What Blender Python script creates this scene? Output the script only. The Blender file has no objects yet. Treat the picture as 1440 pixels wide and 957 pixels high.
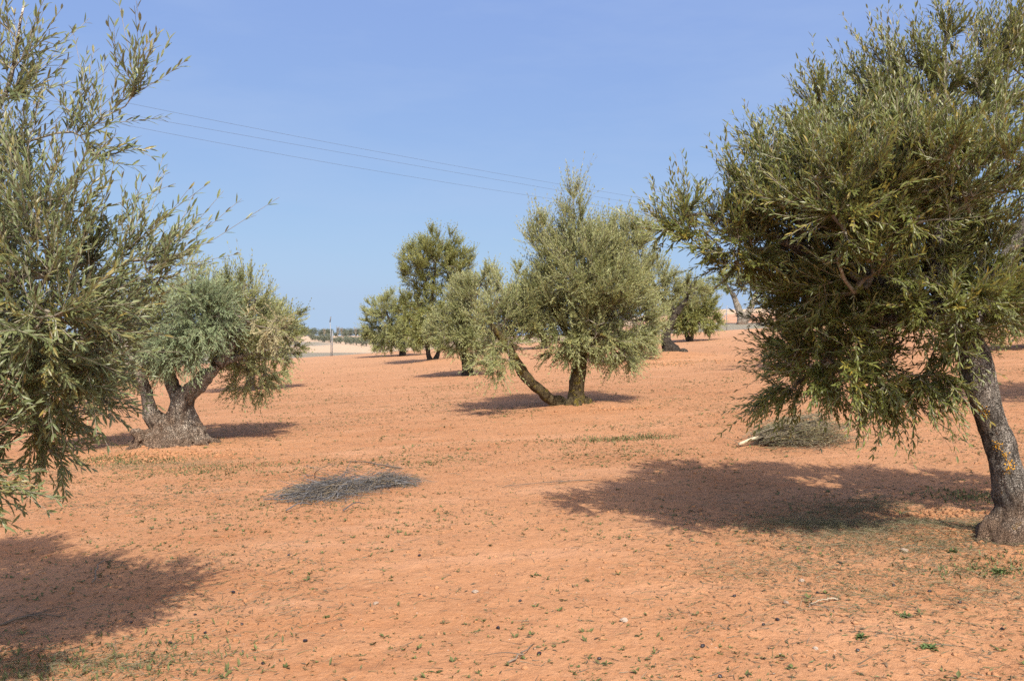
import bpy, bmesh, math, random
import numpy as np
from mathutils import Vector, noise as mnoise

random.seed(7)
scn = bpy.context.scene
COL = scn.collection
FPX, CX, HY, CAMZ = 1250.0, 720.0, 470.0, 1.6     # photograph focal length (px), centre column, horizon row, eye height
SUN = np.array((0.25, -0.86, 1.0)); SUN = SUN / np.linalg.norm(SUN)

# ------------------------------------------------------------------ helpers
def hash01(ix, iy, iz, s):
    h = (ix.astype(np.int64) * 374761393 + iy.astype(np.int64) * 668265263 + iz.astype(np.int64) * 2147483647 + s * 974711) & 0xFFFFFFFF
    h = ((h ^ (h >> 13)) * 1274126177) & 0xFFFFFFFF
    h = ((h ^ (h >> 16)) * 2246822519) & 0xFFFFFFFF
    h = h ^ (h >> 15)
    return (h & 0xFFFFFF) / float(0x1000000)

def vnoise(x, y, z, s=0):
    x, y, z = np.broadcast_arrays(np.asarray(x, float), np.asarray(y, float), np.asarray(z, float))
    ix, iy, iz = np.floor(x), np.floor(y), np.floor(z)
    fx, fy, fz = x - ix, y - iy, z - iz
    fx, fy, fz = [f * f * (3 - 2 * f) for f in (fx, fy, fz)]
    ix, iy, iz = ix.astype(np.int64), iy.astype(np.int64), iz.astype(np.int64)
    r = 0
    for a in (0, 1):
        for b in (0, 1):
            for c in (0, 1):
                w = (fx if a else 1 - fx) * (fy if b else 1 - fy) * (fz if c else 1 - fz)
                r = r + w * hash01(ix + a, iy + b, iz + c, s)
    return r

def fbm(x, y, z=0.0, o=3, s=0):
    x, y, z = np.asarray(x, float), np.asarray(y, float), np.asarray(z, float)
    r, a, t, f = 0, 1.0, 0, 1.0
    for k in range(o):
        r = r + a * vnoise(x * f + 13.7 * k, y * f, z * f, s + k); t += a; a *= 0.5; f *= 2.03
    return r / t - 0.5

def sst(a, b, x):
    t = np.clip((np.asarray(x, float) - a) / (b - a), 0, 1)
    return t * t * (3 - 2 * t)

MOUNDS = [(3.30, 5.78, 0.42, 0.07), (2.85, 6.15, 0.30, 0.06), (-5.0, 13.1, 0.8, 0.12), (1.15, 16.2, 0.8, 0.07), (5.3, 30, 1.6, 0.30), (-2.9, 39, 1.5, 0.18)]

def gz(x, y, micro=True):
    x = np.asarray(x, float); y = np.asarray(y, float)
    xc = np.clip(x, -70, 70); yc = np.clip(y, -15, 62)
    plane = 0.0146 * yc + 0.062 * xc * (0.6 + 0.4 * sst(0, 25, y))
    ratio = x / np.maximum(y, 1.0)
    left = np.interp(y, [62, 95, 140, 200, 260, 300, 360, 420, 450, 520, 900, 4000], [-0.3, -0.5, -0.86, -1.25, -1.1, -0.75, -0.1, 0.75, 0.95, 0.4, -3, -20])
    right = 1.9 + 0.045 * (np.minimum(y, 78) - 62) + 2.0 * sst(80, 112, y) + (0.4 + 1.6 * sst(80, 110, y)) * fbm(x * 0.10, y * 0.10, 3.3, 4) - 6 * sst(200, 900, y)
    far = left + (right - left) * sst(-0.03, 0.2, ratio)
    t = sst(62, 86, y)
    z = plane * (1 - t) + far * t
    z = z + 0.10 * fbm(x * 0.16, y * 0.16, 1.0, 2, 5) * sst(3, 12, y)
    for mx, my, mr, mh in MOUNDS:
        d2 = ((x - mx) ** 2 + (y - my) ** 2) / (mr * mr)
        z = z + mh * np.exp(-d2)
    if micro:
        fade = np.exp(-np.hypot(x, y) / 22.0)
        z = z + fade * (0.030 * fbm(x * 2.2, y * 2.2, 0, 2, 11) + 0.022 * fbm(x * 9, y * 9, 0, 2, 17))
    return z

def W(px, py, d):
    return np.array(((px - CX) / FPX * d, d, CAMZ - (py - HY) / FPX * d))

def G(px, d, dz=0.0):
    x = (px - CX) / FPX * d
    return np.array((x, d, float(gz(x, d)) + dz))

def GP(px, py):                      # the ground point seen at a pixel of the photograph
    d0 = 2.0
    prev = 1.0
    for d in np.geomspace(2.0, 900, 1500):
        x = (px - CX) / FPX * d
        zr = CAMZ - (py - HY) / FPX * d
        if zr <= float(gz(x, d)):
            return np.array((x, d, float(gz(x, d))))
    return np.array((x, d, 0.0))

def tag(o, label=None, cat=None, group=None, kind=None):
    if label: o["label"] = label
    if cat: o["category"] = cat
    if group: o["group"] = group
    if kind: o["kind"] = kind
    return o

def empty(name, loc, label, cat, group=None):
    o = bpy.data.objects.new(name, None)
    o.location = loc; o.empty_display_size = 0.2
    COL.objects.link(o)
    return tag(o, label, cat, group)

class MB:
    """collects vertex / face arrays and links them as ONE mesh object"""
    def __init__(self): self.v = []; self.f = []; self.m = []; self.n = 0; self.at = {}; self.sm = []
    def add(self, verts, faces, mat=0, smooth=False, **att):
        verts = np.asarray(verts, float).reshape(-1, 3)
        if len(verts) == 0: return
        if isinstance(faces, np.ndarray): faces = [faces]
        for fa in faces:
            self.f.append(fa.astype(np.int64) + self.n); self.m.append(np.full(len(fa), mat)); self.sm.append(np.full(len(fa), smooth))
        for k in ("tone", "hue"):
            a = att.get(k, 0.5)
            self.at.setdefault(k, []).append(np.broadcast_to(np.asarray(a, float), (len(verts),)))
        self.v.append(verts); self.n += len(verts)
    def build(self, name, mats, parent=None, origin=None, attrs=True):
        me = bpy.data.meshes.new(name)
        V = np.concatenate(self.v)
        if parent is not None and origin is None: origin = np.array(parent.matrix_world.translation if parent.parent else parent.location)
        if origin is not None: V = V - np.asarray(origin)
        me.vertices.add(len(V)); me.vertices.foreach_set("co", V.astype(np.float32).ravel())
        loops = np.concatenate([f.ravel() for f in self.f]); sizes = np.concatenate([np.full(len(f), f.shape[1]) for f in self.f])
        starts = np.concatenate(([0], np.cumsum(sizes)[:-1]))
        me.loops.add(len(loops)); me.loops.foreach_set("vertex_index", loops.astype(np.int32))
        me.polygons.add(len(sizes)); me.polygons.foreach_set("loop_start", starts.astype(np.int32))
        for m in mats: me.materials.append(m)
        me.polygons.foreach_set("material_index", np.concatenate(self.m).astype(np.int32))
        me.polygons.foreach_set("use_smooth", np.concatenate(self.sm).astype(bool))
        if attrs:
            for k, a in self.at.items():
                l = me.attributes.new(k, 'FLOAT', 'POINT'); l.data.foreach_set("value", np.concatenate(a).astype(np.float32))
        me.update(calc_edges=True)
        o = bpy.data.objects.new(name, me); COL.objects.link(o)
        if parent is not None: o.parent = parent
        elif origin is not None: o.location = origin
        return o

def unit(a): return a / np.maximum(np.linalg.norm(a, axis=-1, keepdims=True), 1e-9)

def prisms(P0, P1, r0, r1, k=4):
    """one tapered prism per segment"""
    P0 = np.asarray(P0, float).reshape(-1, 3); P1 = np.asarray(P1, float).reshape(-1, 3); n = len(P0)
    r0 = np.broadcast_to(r0, (n,)); r1 = np.broadcast_to(r1, (n,))
    d = unit(P1 - P0); ref = np.where(np.abs(d[:, 2:3]) > 0.9, np.array([[1., 0, 0]]), np.array([[0., 0, 1]]))
    u = unit(np.cross(d, ref)); w = np.cross(d, u)
    a = np.arange(k) / k * 2 * np.pi
    ring = np.cos(a)[None, :, None] * u[:, None, :] + np.sin(a)[None, :, None] * w[:, None, :]
    V = np.concatenate((P0[:, None, :] + ring * r0[:, None, None], P1[:, None, :] + ring * r1[:, None, None]), axis=1)
    i = np.arange(k); j = (i + 1) % k
    q = np.stack((i, j, j + k, i + k), 1)
    F = (q[None] + (np.arange(n) * 2 * k)[:, None, None]).reshape(-1, 4)
    return V.reshape(-1, 3), F

def sweep(path, rad, k=12, caps=True):
    """one smooth tapered tube along a polyline"""
    P = np.asarray(path, float); n = len(P); rad = np.broadcast_to(rad, (n,))
    T = np.gradient(P, axis=0); T = unit(T)
    ref = np.array((1., 0, 0)) if abs(T[0][2]) > 0.7 else np.array((0., 0, 1))
    u = ref - T[0] * (ref @ T[0]); u /= np.linalg.norm(u)
    a = np.arange(k) / k * 2 * np.pi; V = []
    for i in range(n):
        u = u - T[i] * (u @ T[i]); u /= np.linalg.norm(u); w = np.cross(T[i], u)
        V.append(P[i] + (np.cos(a)[:, None] * u + np.sin(a)[:, None] * w) * rad[i])
    V = np.concatenate(V)
    i = np.arange(k); j = (i + 1) % k
    q = np.stack((i, j, j + k, i + k), 1)
    F = (q[None] + (np.arange(n - 1) * k)[:, None, None]).reshape(-1, 4)
    faces = [F]
    if caps:
        V = np.concatenate((V, P[:1], P[-1:])); c0, c1 = n * k, n * k + 1
        faces.append(np.concatenate((np.stack((np.full(k, c0), j, i), 1), np.stack((np.full(k, c1), i + (n - 1) * k, j + (n - 1) * k), 1))))
    return V, faces

def smooth_path(pts, n=24):
    P = np.asarray(pts, float); m = len(P)
    if m == 2: return P[0] + (P[1] - P[0]) * np.linspace(0, 1, n)[:, None]
    t = np.linspace(0, m - 1, n); out = []
    Q = np.vstack((2 * P[0] - P[1], P, 2 * P[-1] - P[-2]))
    for s in t:
        i = min(int(s), m - 2); f = s - i; a, b, c, d = Q[i], Q[i + 1], Q[i + 2], Q[i + 3]
        out.append(0.5 * (2 * b + (c - a) * f + (2 * a - 5 * b + 4 * c - d) * f * f + (3 * b - a - 3 * c + d) * f ** 3))
    return np.array(out)

def leaves(B, D, N, L, Wd, near, curl=0.12, fold=0.25):
    """flat lanceolate leaves: base points, directions, upper-side normals, lengths, widths"""
    D = unit(D); N = unit(N - D * np.sum(N * D, 1, keepdims=True)); S = np.cross(D, N)
    L = L[:, None]; w = Wd[:, None] * 0.5; n = len(B)
    if near:
        def at(t, s, k): return B + D * L * t + S * w * s - N * L * curl * t * t + N * w * k
        V = np.stack((B, at(.27, .9, fold), at(.27, -.9, fold), at(.66, .95, fold), at(.66, -.95, fold), at(1, 0, 0), at(.45, 0, 0)), 1)
        T = np.array([[0, 1, 6], [0, 6, 2], [1, 3, 6], [2, 6, 4], [3, 5, 6], [5, 4, 6]]); k = 7
    else:
        V = np.stack((B, B + D * L * .48 + S * w + N * w * fold, B + D * L * .48 - S * w + N * w * fold, B + D * L), 1)
        T = np.array([[0, 1, 3], [0, 3, 2]]); k = 4
    F = (T[None] + (np.arange(n) * k)[:, None, None]).reshape(-1, 3)
    return V.reshape(-1, 3), F, k

# ------------------------------------------------------------------ materials
def new_mat(name):
    m = bpy.data.materials.new(name); m.use_nodes = True
    nt = m.node_tree; nt.nodes.clear()
    return m, nt

def nd(nt, t, ins=None, **kw):
    n = nt.nodes.new(t)
    for k, v in kw.items(): setattr(n, k, v)
    for k, v in (ins or {}).items():
        if isinstance(v, bpy.types.NodeSocket): nt.links.new(v, n.inputs[k])
        else: n.inputs[k].default_value = v
    return n

def mix(nt, f, a, b):
    n = nt.nodes.new('ShaderNodeMix'); n.data_type = 'RGBA'
    for i, v in ((0, f), (6, a), (7, b)):
        if isinstance(v, bpy.types.NodeSocket): nt.links.new(v, n.inputs[i])
        else: n.inputs[i].default_value = (*v, 1) if isinstance(v, tuple) and len(v) == 3 else v
    return n.outputs[2]

def mapr(nt, v, a, b, c=0.0, d=1.0, smooth=False):
    n = nd(nt, 'ShaderNodeMapRange', {0: v, 1: a, 2: b, 3: c, 4: d}); n.interpolation_type = 'SMOOTHSTEP' if smooth else 'LINEAR'
    return n.outputs[0]

def mth(nt, op, a, b=0.0):
    n = nd(nt, 'ShaderNodeMath', operation=op)
    for i, v in ((0, a), (1, b)):
        if isinstance(v, bpy.types.NodeSocket): nt.links.new(v, n.inputs[i])
        else: n.inputs[i].default_value = v
    return n.outputs[0]

def noise(nt, vec, scale, detail=3, rough=0.55):
    return nd(nt, 'ShaderNodeTexNoise', {'Vector': vec, 'Scale': scale, 'Detail': detail, 'Roughness': rough}).outputs[0]

def leaf_mat(name, dark, light, odd, under, transl=0.22, rough=0.5, spec=0.35):
    m, nt = new_mat(name)
    tone = nd(nt, 'ShaderNodeAttribute', attribute_name='tone').outputs['Fac']
    hue = nd(nt, 'ShaderNodeAttribute', attribute_name='hue').outputs['Fac']
    top = mix(nt, tone, dark, light)
    top = mix(nt, mapr(nt, hue, 0.62, 1.0, 0, 0.85), top, odd)
    und = mix(nt, tone, tuple(c * 0.78 for c in under), under)
    und = mix(nt, mapr(nt, hue, 0.7, 1.0, 0, 0.5), und, odd)
    geo = nd(nt, 'ShaderNodeNewGeometry')
    col = mix(nt, geo.outputs['Backfacing'], top, und)
    bs = nd(nt, 'ShaderNodeBsdfPrincipled', {'Base Color': col, 'Roughness': rough, 'Specular IOR Level': spec})
    tcol = mix(nt, 0.2, top, odd)
    tr = nd(nt, 'ShaderNodeBsdfTranslucent', {'Color': tcol})
    mx = nd(nt, 'ShaderNodeMixShader', {0: transl, 1: bs.outputs[0], 2: tr.outputs[0]})
    nd(nt, 'ShaderNodeOutputMaterial', {'Surface': mx.outputs[0]})
    return m

def bark_mat(name, dark, light, lichen=0.0, scale=1.0, moss=(0.30, 0.17, 0.02), earth=None):
    m, nt = new_mat(name)
    tc = nd(nt, 'ShaderNodeTexCoord').outputs['Object']
    mp = nd(nt, 'ShaderNodeMapping', {'Vector': tc, 'Scale': (1, 1, 0.3)}).outputs[0]
    n1 = noise(nt, mp, 26 * scale, 6, 0.65); n2 = noise(nt, tc, 5 * scale, 4, 0.6)
    vo = nd(nt, 'ShaderNodeTexVoronoi', {'Vector': nd(nt, 'ShaderNodeVectorMath', {0: mp, 1: nd(nt, 'ShaderNodeTexNoise', {'Vector': tc, 'Scale': 14 * scale}).outputs[1]}, operation='ADD').outputs[0], 'Scale': 20 * scale}, feature='DISTANCE_TO_EDGE').outputs[0]
    crack = mapr(nt, vo, 0.0, 0.16)
    f = mth(nt, 'MULTIPLY', mapr(nt, mth(nt, 'ADD', mth(nt, 'MULTIPLY', n1, 0.6), mth(nt, 'MULTIPLY', n2, 0.5)), 0.36, 0.72), mapr(nt, crack, 0, 1, 0.35, 1))
    col = mix(nt, f, dark, light)
    col = mix(nt, mapr(nt, n2, 0.55, 0.8, 0, 0.5), col, (0.17, 0.12, 0.08))
    pz = noise(nt, nd(nt, 'ShaderNodeMapping', {'Vector': tc, 'Scale': (1, 1, .5)}).outputs[0], 6.5, 5, 0.7)
    col = mix(nt, mapr(nt, pz, 0.50, 0.62, 0, 0.72), col, tuple(c * 1.1 for c in dark))
    if lichen:
        nl = noise(nt, tc, 9, 4, 0.6)
        col = mix(nt, mapr(nt, nl, 0.66 - lichen * 0.2, 0.72 - lichen * 0.2, 0, 0.8), col, moss)
    if earth:
        zz = mth(nt, 'ADD', nd(nt, 'ShaderNodeSeparateXYZ', {0: tc}).outputs[2], mth(nt, 'MULTIPLY', mth(nt, 'SUBTRACT', n2, 0.5), earth * 4.5))
        col = mix(nt, mapr(nt, zz, earth * 0.2, earth * 1.7, 0.85, 0), col, mix(nt, n1, (0.075, 0.045, 0.028), (0.27, 0.175, 0.115)))
    h = mth(nt, 'ADD', mth(nt, 'ADD', mth(nt, 'MULTIPLY', crack, 0.8), n1), mth(nt, 'MULTIPLY', noise(nt, mp, 70 * scale, 3, 0.7), 0.5))
    bp = nd(nt, 'ShaderNodeBump', {'Height': h, 'Strength': 1.0, 'Distance': 0.035})
    bs = nd(nt, 'ShaderNodeBsdfPrincipled', {'Base Color': col, 'Roughness': 0.9, 'Specular IOR Level': 0.15, 'Normal': bp.outputs[0]})
    nd(nt, 'ShaderNodeOutputMaterial', {'Surface': bs.outputs[0]})
    return m

def tone_mat(name, a, b, odd=None, rough=0.85, spec=0.2):
    m, nt = new_mat(name)
    tone = nd(nt, 'ShaderNodeAttribute', attribute_name='tone').outputs['Fac']
    hue = nd(nt, 'ShaderNodeAttribute', attribute_name='hue').outputs['Fac']
    col = mix(nt, tone, a, b)
    if odd: col = mix(nt, mapr(nt, hue, 0.6, 0.75), col, odd)
    tc = nd(nt, 'ShaderNodeTexCoord').outputs['Object']
    v = noise(nt, tc, 40, 3)
    col = mix(nt, mapr(nt, v, 0.35, 0.65, 0, 0.35), col, tuple(c * 0.6 for c in a))
    bs = nd(nt, 'ShaderNodeBsdfPrincipled', {'Base Color': col, 'Roughness': rough, 'Specular IOR Level': spec})
    nd(nt, 'ShaderNodeOutputMaterial', {'Surface': bs.outputs[0]})
    return m

def soil_mat():
    m, nt = new_mat('red_sandy_soil')
    pos = nd(nt, 'ShaderNodeNewGeometry').outputs['Position']
    xyz = nd(nt, 'ShaderNodeSeparateXYZ', {0: pos}); X, Y = xyz.outputs[0], xyz.outputs[1]
    big = noise(nt, pos, 0.22, 4, 0.6); mid = noise(nt, pos, 1.7, 4, 0.6); fine = noise(nt, pos, 24, 4, 0.7); grain = noise(nt, pos, 150, 2, 0.6)
    col = mix(nt, mapr(nt, mth(nt, 'ADD', mth(nt, 'MULTIPLY', big, 0.6), mth(nt, 'MULTIPLY', mid, 0.4)), 0.36, 0.64), SOIL_A, SOIL_B)
    col = mix(nt, mapr(nt, fine, 0.42, 0.75, 0, 0.55), col, SOIL_C)
    col = mix(nt, mapr(nt, grain, 0.6, 0.75, 0, 0.35), col, (0.42, 0.27, 0.175))
    col = mix(nt, mapr(nt, grain, 0.42, 0.3, 0, 0.45), col, (0.17, 0.07, 0.034))
    vo = nd(nt, 'ShaderNodeTexVoronoi', {'Vector': pos, 'Scale': 30.0}, feature='F1')
    speck = mth(nt, 'MULTIPLY', mapr(nt, vo.outputs['Distance'], 0.20, 0.12), mapr(nt, nd(nt, 'ShaderNodeSeparateColor', {0: vo.outputs['Color']}).outputs[0], 0.78, 0.82))
    col = mix(nt, mth(nt, 'MULTIPLY', speck, 0.8), col, (0.12, 0.07, 0.036))
    pale = mth(nt, 'MULTIPLY', mapr(nt, vo.outputs['Distance'], 0.16, 0.10), mapr(nt, nd(nt, 'ShaderNodeSeparateColor', {0: vo.outputs['Color']}).outputs[1], 0.93, 0.95))
    col = mix(nt, pale, col, (0.42, 0.33, 0.26))
    patch = noise(nt, nd(nt, 'ShaderNodeMapping', {'Vector': pos, 'Scale': (.55, 1.5, 1), 'Rotation': (0, 0, .35)}).outputs[0], 1.1, 5, .65)
    col = mix(nt, mapr(nt, patch, .52, .66, 0, .36), col, (.255, .105, .044))
    col = mix(nt, mapr(nt, patch, .46, .34, 0, .5), col, (.38, .205, .115))
    # far side of the field: paler soil
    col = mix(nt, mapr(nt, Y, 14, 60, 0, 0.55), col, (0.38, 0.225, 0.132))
    # beyond the fence: dry grass verge, pale tilled fields, scrub
    wob = mth(nt, 'MULTIPLY', mth(nt, 'SUBTRACT', noise(nt, pos, 0.06, 3), 0.5), 24)
    Yw = mth(nt, 'ADD', Y, wob)
    verge_c = mix(nt, noise(nt, pos, 0.9, 4, 0.7), (0.135, 0.125, 0.095), (0.225, 0.195, 0.145))
    tan_c = mix(nt, noise(nt, pos, 0.12, 3), (0.36, 0.255, 0.165), (0.43, 0.315, 0.22))
    scrub = mix(nt, noise(nt, pos, 0.3, 4, 0.7), (0.15, 0.14, 0.11), (0.25, 0.215, 0.165))
    red_c = mix(nt, noise(nt, pos, 0.5, 4, 0.6), (0.31, 0.155, 0.085), (0.40, 0.24, 0.15))
    ratio = mth(nt, 'DIVIDE', X, mth(nt, 'MAXIMUM', Y, 1.0))
    rightm = mapr(nt, ratio, -0.03, 0.10, 0, 1, True)
    leftc = mix(nt, mapr(nt, Yw, 102, 108), verge_c, tan_c)
    rw = mth(nt, 'ADD', ratio, mth(nt, 'MULTIPLY', mth(nt, 'SUBTRACT', noise(nt, pos, 0.05, 4), 0.5), 0.06))
    sc = mth(nt, 'MULTIPLY', mapr(nt, Yw, 205, 225), mapr(nt, rw, -0.20, -0.215))
    leftc = mix(nt, mth(nt, 'MULTIPLY', sc, mapr(nt, Yw, 300, 285)), leftc, scrub)
    rightc = mix(nt, mapr(nt, Yw, 80, 84), verge_c, red_c)
    rightc = mix(nt, mapr(nt, Yw, 96, 99), rightc, tan_c)
    farc = mix(nt, rightm, leftc, rightc)
    edge = mth(nt, 'ADD', Y, mth(nt, 'MULTIPLY', mth(nt, 'SUBTRACT', noise(nt, pos, 0.5, 3), 0.5), 3))
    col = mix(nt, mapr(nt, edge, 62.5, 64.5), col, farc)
    h = mth(nt, 'ADD', mth(nt, 'ADD', mth(nt, 'MULTIPLY', fine, 1.0), mth(nt, 'MULTIPLY', grain, 0.30)), mth(nt, 'MULTIPLY', noise(nt, pos, 7, 4, 0.6), 1.6))
    bp = nd(nt, 'ShaderNodeBump', {'Height': h, 'Strength': 0.62, 'Distance': 0.024})
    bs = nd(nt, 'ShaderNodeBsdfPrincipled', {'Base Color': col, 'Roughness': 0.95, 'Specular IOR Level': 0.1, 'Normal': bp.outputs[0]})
    nd(nt, 'ShaderNodeOutputMaterial', {'Surface': bs.outputs[0]})
    return m

SOIL_A, SOIL_B, SOIL_C = (0.272, 0.128, 0.059), (0.340, 0.173, 0.087), (0.39, 0.21, 0.115)
M_SOIL = soil_mat()
M_LEAF_NEAR = leaf_mat('grey_olive_leaf', (0.080, 0.104, 0.040), (0.190, 0.215, 0.092), (0.27, 0.20, 0.05), (0.26, 0.27, 0.175), 0.30, 0.42, 0.45)
M_LEAF_B = leaf_mat('yellow_olive_leaf', (0.062, 0.080, 0.018), (0.168, 0.186, 0.044), (0.26, 0.19, 0.030), (0.24, 0.25, 0.13), 0.30, 0.42, 0.5)
M_LEAF_MID = leaf_mat('silver_olive_leaf', (0.140, 0.160, 0.055), (0.305, 0.320, 0.130), (0.33, 0.28, 0.08), (0.36, 0.37, 0.21), 0.32, 0.5, 0.45)
M_LEAF_MIDY = leaf_mat('green_olive_leaf', (0.110, 0.128, 0.034), (0.255, 0.265, 0.080), (0.31, 0.25, 0.05), (0.32, 0.32, 0.16), 0.32, 0.5, 0.45)
M_LEAF_BLUE = leaf_mat('blue_olive_leaf', (0.11, 0.15, 0.07), (0.24, 0.29, 0.15), (0.22, 0.22, 0.09), (0.28, 0.30, 0.19), 0.25, 0.5, 0.4)
M_LEAF_DEAD = leaf_mat('dead_straw_leaf', (0.20, 0.175, 0.09), (0.36, 0.32, 0.18), (0.30, 0.22, 0.10), (0.34, 0.31, 0.19), 0.2, 0.7, 0.2)
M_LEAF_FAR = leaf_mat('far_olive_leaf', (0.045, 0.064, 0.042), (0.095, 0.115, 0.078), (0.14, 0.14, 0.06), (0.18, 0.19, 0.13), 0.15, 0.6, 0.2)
M_BARK_B = bark_mat('grey_bark_with_lichen', (0.034, 0.028, 0.022), (0.38, 0.345, 0.30), 0.05, 0.8, earth=0.16)
M_BARK_C = bark_mat('pale_old_bark', (0.08, 0.062, 0.045), (0.56, 0.49, 0.40), 0.0, 0.6, earth=0.30)
M_BARK_D = bark_mat('mossy_bark', (0.07, 0.05, 0.025), (0.27, 0.21, 0.11), 0.55, 1.0, (0.26, 0.20, 0.035))
M_BARK_DARK = bark_mat('dark_bark', (0.035, 0.028, 0.022), (0.19, 0.16, 0.13), 0.0)
M_TWIG = tone_mat('twig_bark', (0.14, 0.12, 0.09), (0.33, 0.29, 0.22))
M_BROWNROOT = bark_mat('earthy_root_bark', (0.09, 0.05, 0.03), (0.32, 0.21, 0.14), 0.0, 0.8)

# ------------------------------------------------------------------ ground
def build_ground():
    rs = np.concatenate((np.geomspace(1.2, 70, 620), np.geomspace(70.8, 6000, 170)))
    front = np.radians(np.linspace(-40, 40, 520)); back = np.radians(np.linspace(42, 318, 90))
    an = np.concatenate((front, back))
    A, R = np.meshgrid(an, rs)
    Xs, Ys = R * np.sin(A), R * np.cos(A)
    V = np.stack((Xs, Ys, gz(Xs, Ys)), -1).reshape(-1, 3)
    na, nr = len(an), len(rs)
    i, j = np.meshgrid(np.arange(na), np.arange(nr - 1)); i2 = (i + 1) % na
    F = np.stack((j * na + i, (j + 1) * na + i, (j + 1) * na + i2, j * na + i2), -1).reshape(-1, 4)[:, ::-1]
    V = np.concatenate((V, [[0, 0, float(gz(0, 0))]]))
    c = len(V) - 1; k = np.arange(na)
    mb = MB(); mb.add(V, [F[:, ::1], np.stack((np.full(na, c), (k + 1) % na, k), 1)], smooth=True)
    o = mb.build('ground', [M_SOIL], attrs=False)
    o.data.polygons.foreach_set('use_smooth', np.ones(len(o.data.polygons), bool))
    tag(o, 'red sandy soil of the olive grove with pale fields beyond', None, None, 'structure')
    bm = bmesh.new(); bm.from_mesh(o.data); bmesh.ops.recalc_face_normals(bm, faces=bm.faces)
    if sum(f.normal.z for f in list(bm.faces)[:200]) < 0: bmesh.ops.reverse_faces(bm, faces=bm.faces)
    bm.to_mesh(o.data); bm.free()
build_ground()

# ------------------------------------------------------------------ trees
def solid_trunk(name, tubes, blobs, mats, parent, voxel, amp, freq=9.0, root_z=None):
    """tubes (path, radii) and blobs (centre, radii) fused into one gnarled trunk"""
    mb = MB()
    for path, rad in tubes:
        n = max(14, len(path) * 6); P = smooth_path(path, n); r = np.interp(np.linspace(0, 1, n), np.linspace(0, 1, len(rad)), rad)
        V, F = sweep(P, r, 14); mb.add(V, F)
    tmp = mb.build(name, [], attrs=False)
    bm = bmesh.new(); bm.from_mesh(tmp.data)
    for c, r in blobs:
        ret = bmesh.ops.create_icosphere(bm, subdivisions=3, radius=1.0)
        for v in ret['verts']: v.co = Vector((c[0] + v.co.x * r[0], c[1] + v.co.y * r[1], c[2] + v.co.z * r[2]))
    bmesh.ops.recalc_face_normals(bm, faces=bm.faces)
    bm.to_mesh(tmp.data); bm.free()
    md = tmp.modifiers.new('fuse', 'REMESH'); md.mode = 'VOXEL'; md.voxel_size = voxel
    dg = bpy.context.evaluated_depsgraph_get(); dg.update()
    me = bpy.data.meshes.new_from_object(tmp.evaluated_get(dg))
    old = tmp.data; tmp.modifiers.clear(); tmp.data = me; me.name = name; bpy.data.meshes.remove(old)
    for _ in range(1):
        n = len(me.vertices); co = np.empty(n * 3, np.float32); me.vertices.foreach_get('co', co); co = co.reshape(-1, 3).astype(float)
        no = np.empty(n * 3, np.float32); me.vertices.foreach_get('normal', no); no = no.reshape(-1, 3)
        f = freq
        d = 1.1 * fbm(co[:, 0] * f, co[:, 1] * f, co[:, 2] * f * 0.28, 3, 3) + 0.7 * fbm(co[:, 0] * f * .35, co[:, 1] * f * .35, co[:, 2] * f * .3, 2, 9)
        rid = np.abs(fbm(co[:, 0] * f * 1.3, co[:, 1] * f * 1.3, co[:, 2] * f * 0.22, 2, 21)) * -1.2
        co = co + no * ((d + rid) * amp)[:, None]
        co -= np.array(parent.location)
        me.vertices.foreach_set('co', co.astype(np.float32).ravel())
    me.materials.clear()
    for m in mats: me.materials.append(m)
    me.polygons.foreach_set('use_smooth', np.ones(len(me.polygons), bool))
    if root_z is not None and len(mats) > 1:
        for p in me.polygons:
            if p.center.z < root_z + 0.12 * (mnoise.noise(p.center * 6)): p.material_index = 1
    me.update(); tmp.parent = parent; tmp.name = name
    return tmp

def limb_mesh(name, path, rad, mat, parent, k=9, amp=0.012):
    n = max(10, len(path) * 6); P = smooth_path(path, n); r = np.interp(np.linspace(0, 1, n), np.linspace(0, 1, len(rad)), rad)
    V, F = sweep(P, r, k)
    c = np.repeat(P, k, 0); c = np.concatenate((c, P[:1], P[-1:]))
    no = unit(V - c); sc = np.concatenate((np.repeat(r, k), r[:1], r[-1:]))
    V = V + no * (sc * 0.55 * fbm(V[:, 0] * 11, V[:, 1] * 11, V[:, 2] * 6, 2, 4))[:, None]
    mb = MB(); mb.add(V, F, smooth=True)
    return mb.build(name, [mat], parent, attrs=False), P, r

def grow(seeds, srad, tips, rng, step, wob):
    """connect every tip to the nearest wood: returns node positions, parents, radii and tip indices"""
    pos = [np.asarray(p) for p in seeds]; par = [-1] * len(pos); n0 = len(pos)
    order = np.argsort([np.min(np.linalg.norm(seeds - t, axis=1)) for t in tips])
    P = np.empty((len(pos) + len(tips) * 40, 3)); P[:n0] = seeds; n = n0; ends = []
    par = np.full(len(P), -1)
    for ti in order:
        t = tips[ti]
        d = np.linalg.norm(P[:n] - t, axis=1) + 0.25 * np.maximum(0, P[:n, 2] - t[2])
        j = int(np.argmin(d)); a = P[j]; L = np.linalg.norm(t - a)
        m = int(min(36, max(1, round(L / step))))
        bend = rng.normal(0, 1, 3) * L * wob + np.array((0, 0, L * 0.10))
        prev = j
        for q in range(1, m + 1):
            s = q / m
            P[n] = a + (t - a) * s + bend * math.sin(math.pi * s) + (rng.normal(0, step * 0.10, 3) if q < m else 0)
            par[n] = prev; prev = n; n += 1
        ends.append(prev)
    P = P[:n]; par = par[:n]
    cnt = np.zeros(n)
    for e in ends: cnt[e] += 1
    for i in range(n - 1, n0 - 1, -1):
        if par[i] >= 0: cnt[par[i]] += max(cnt[i], 0)
    return P, par, cnt, n0, np.array(ends)

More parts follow.
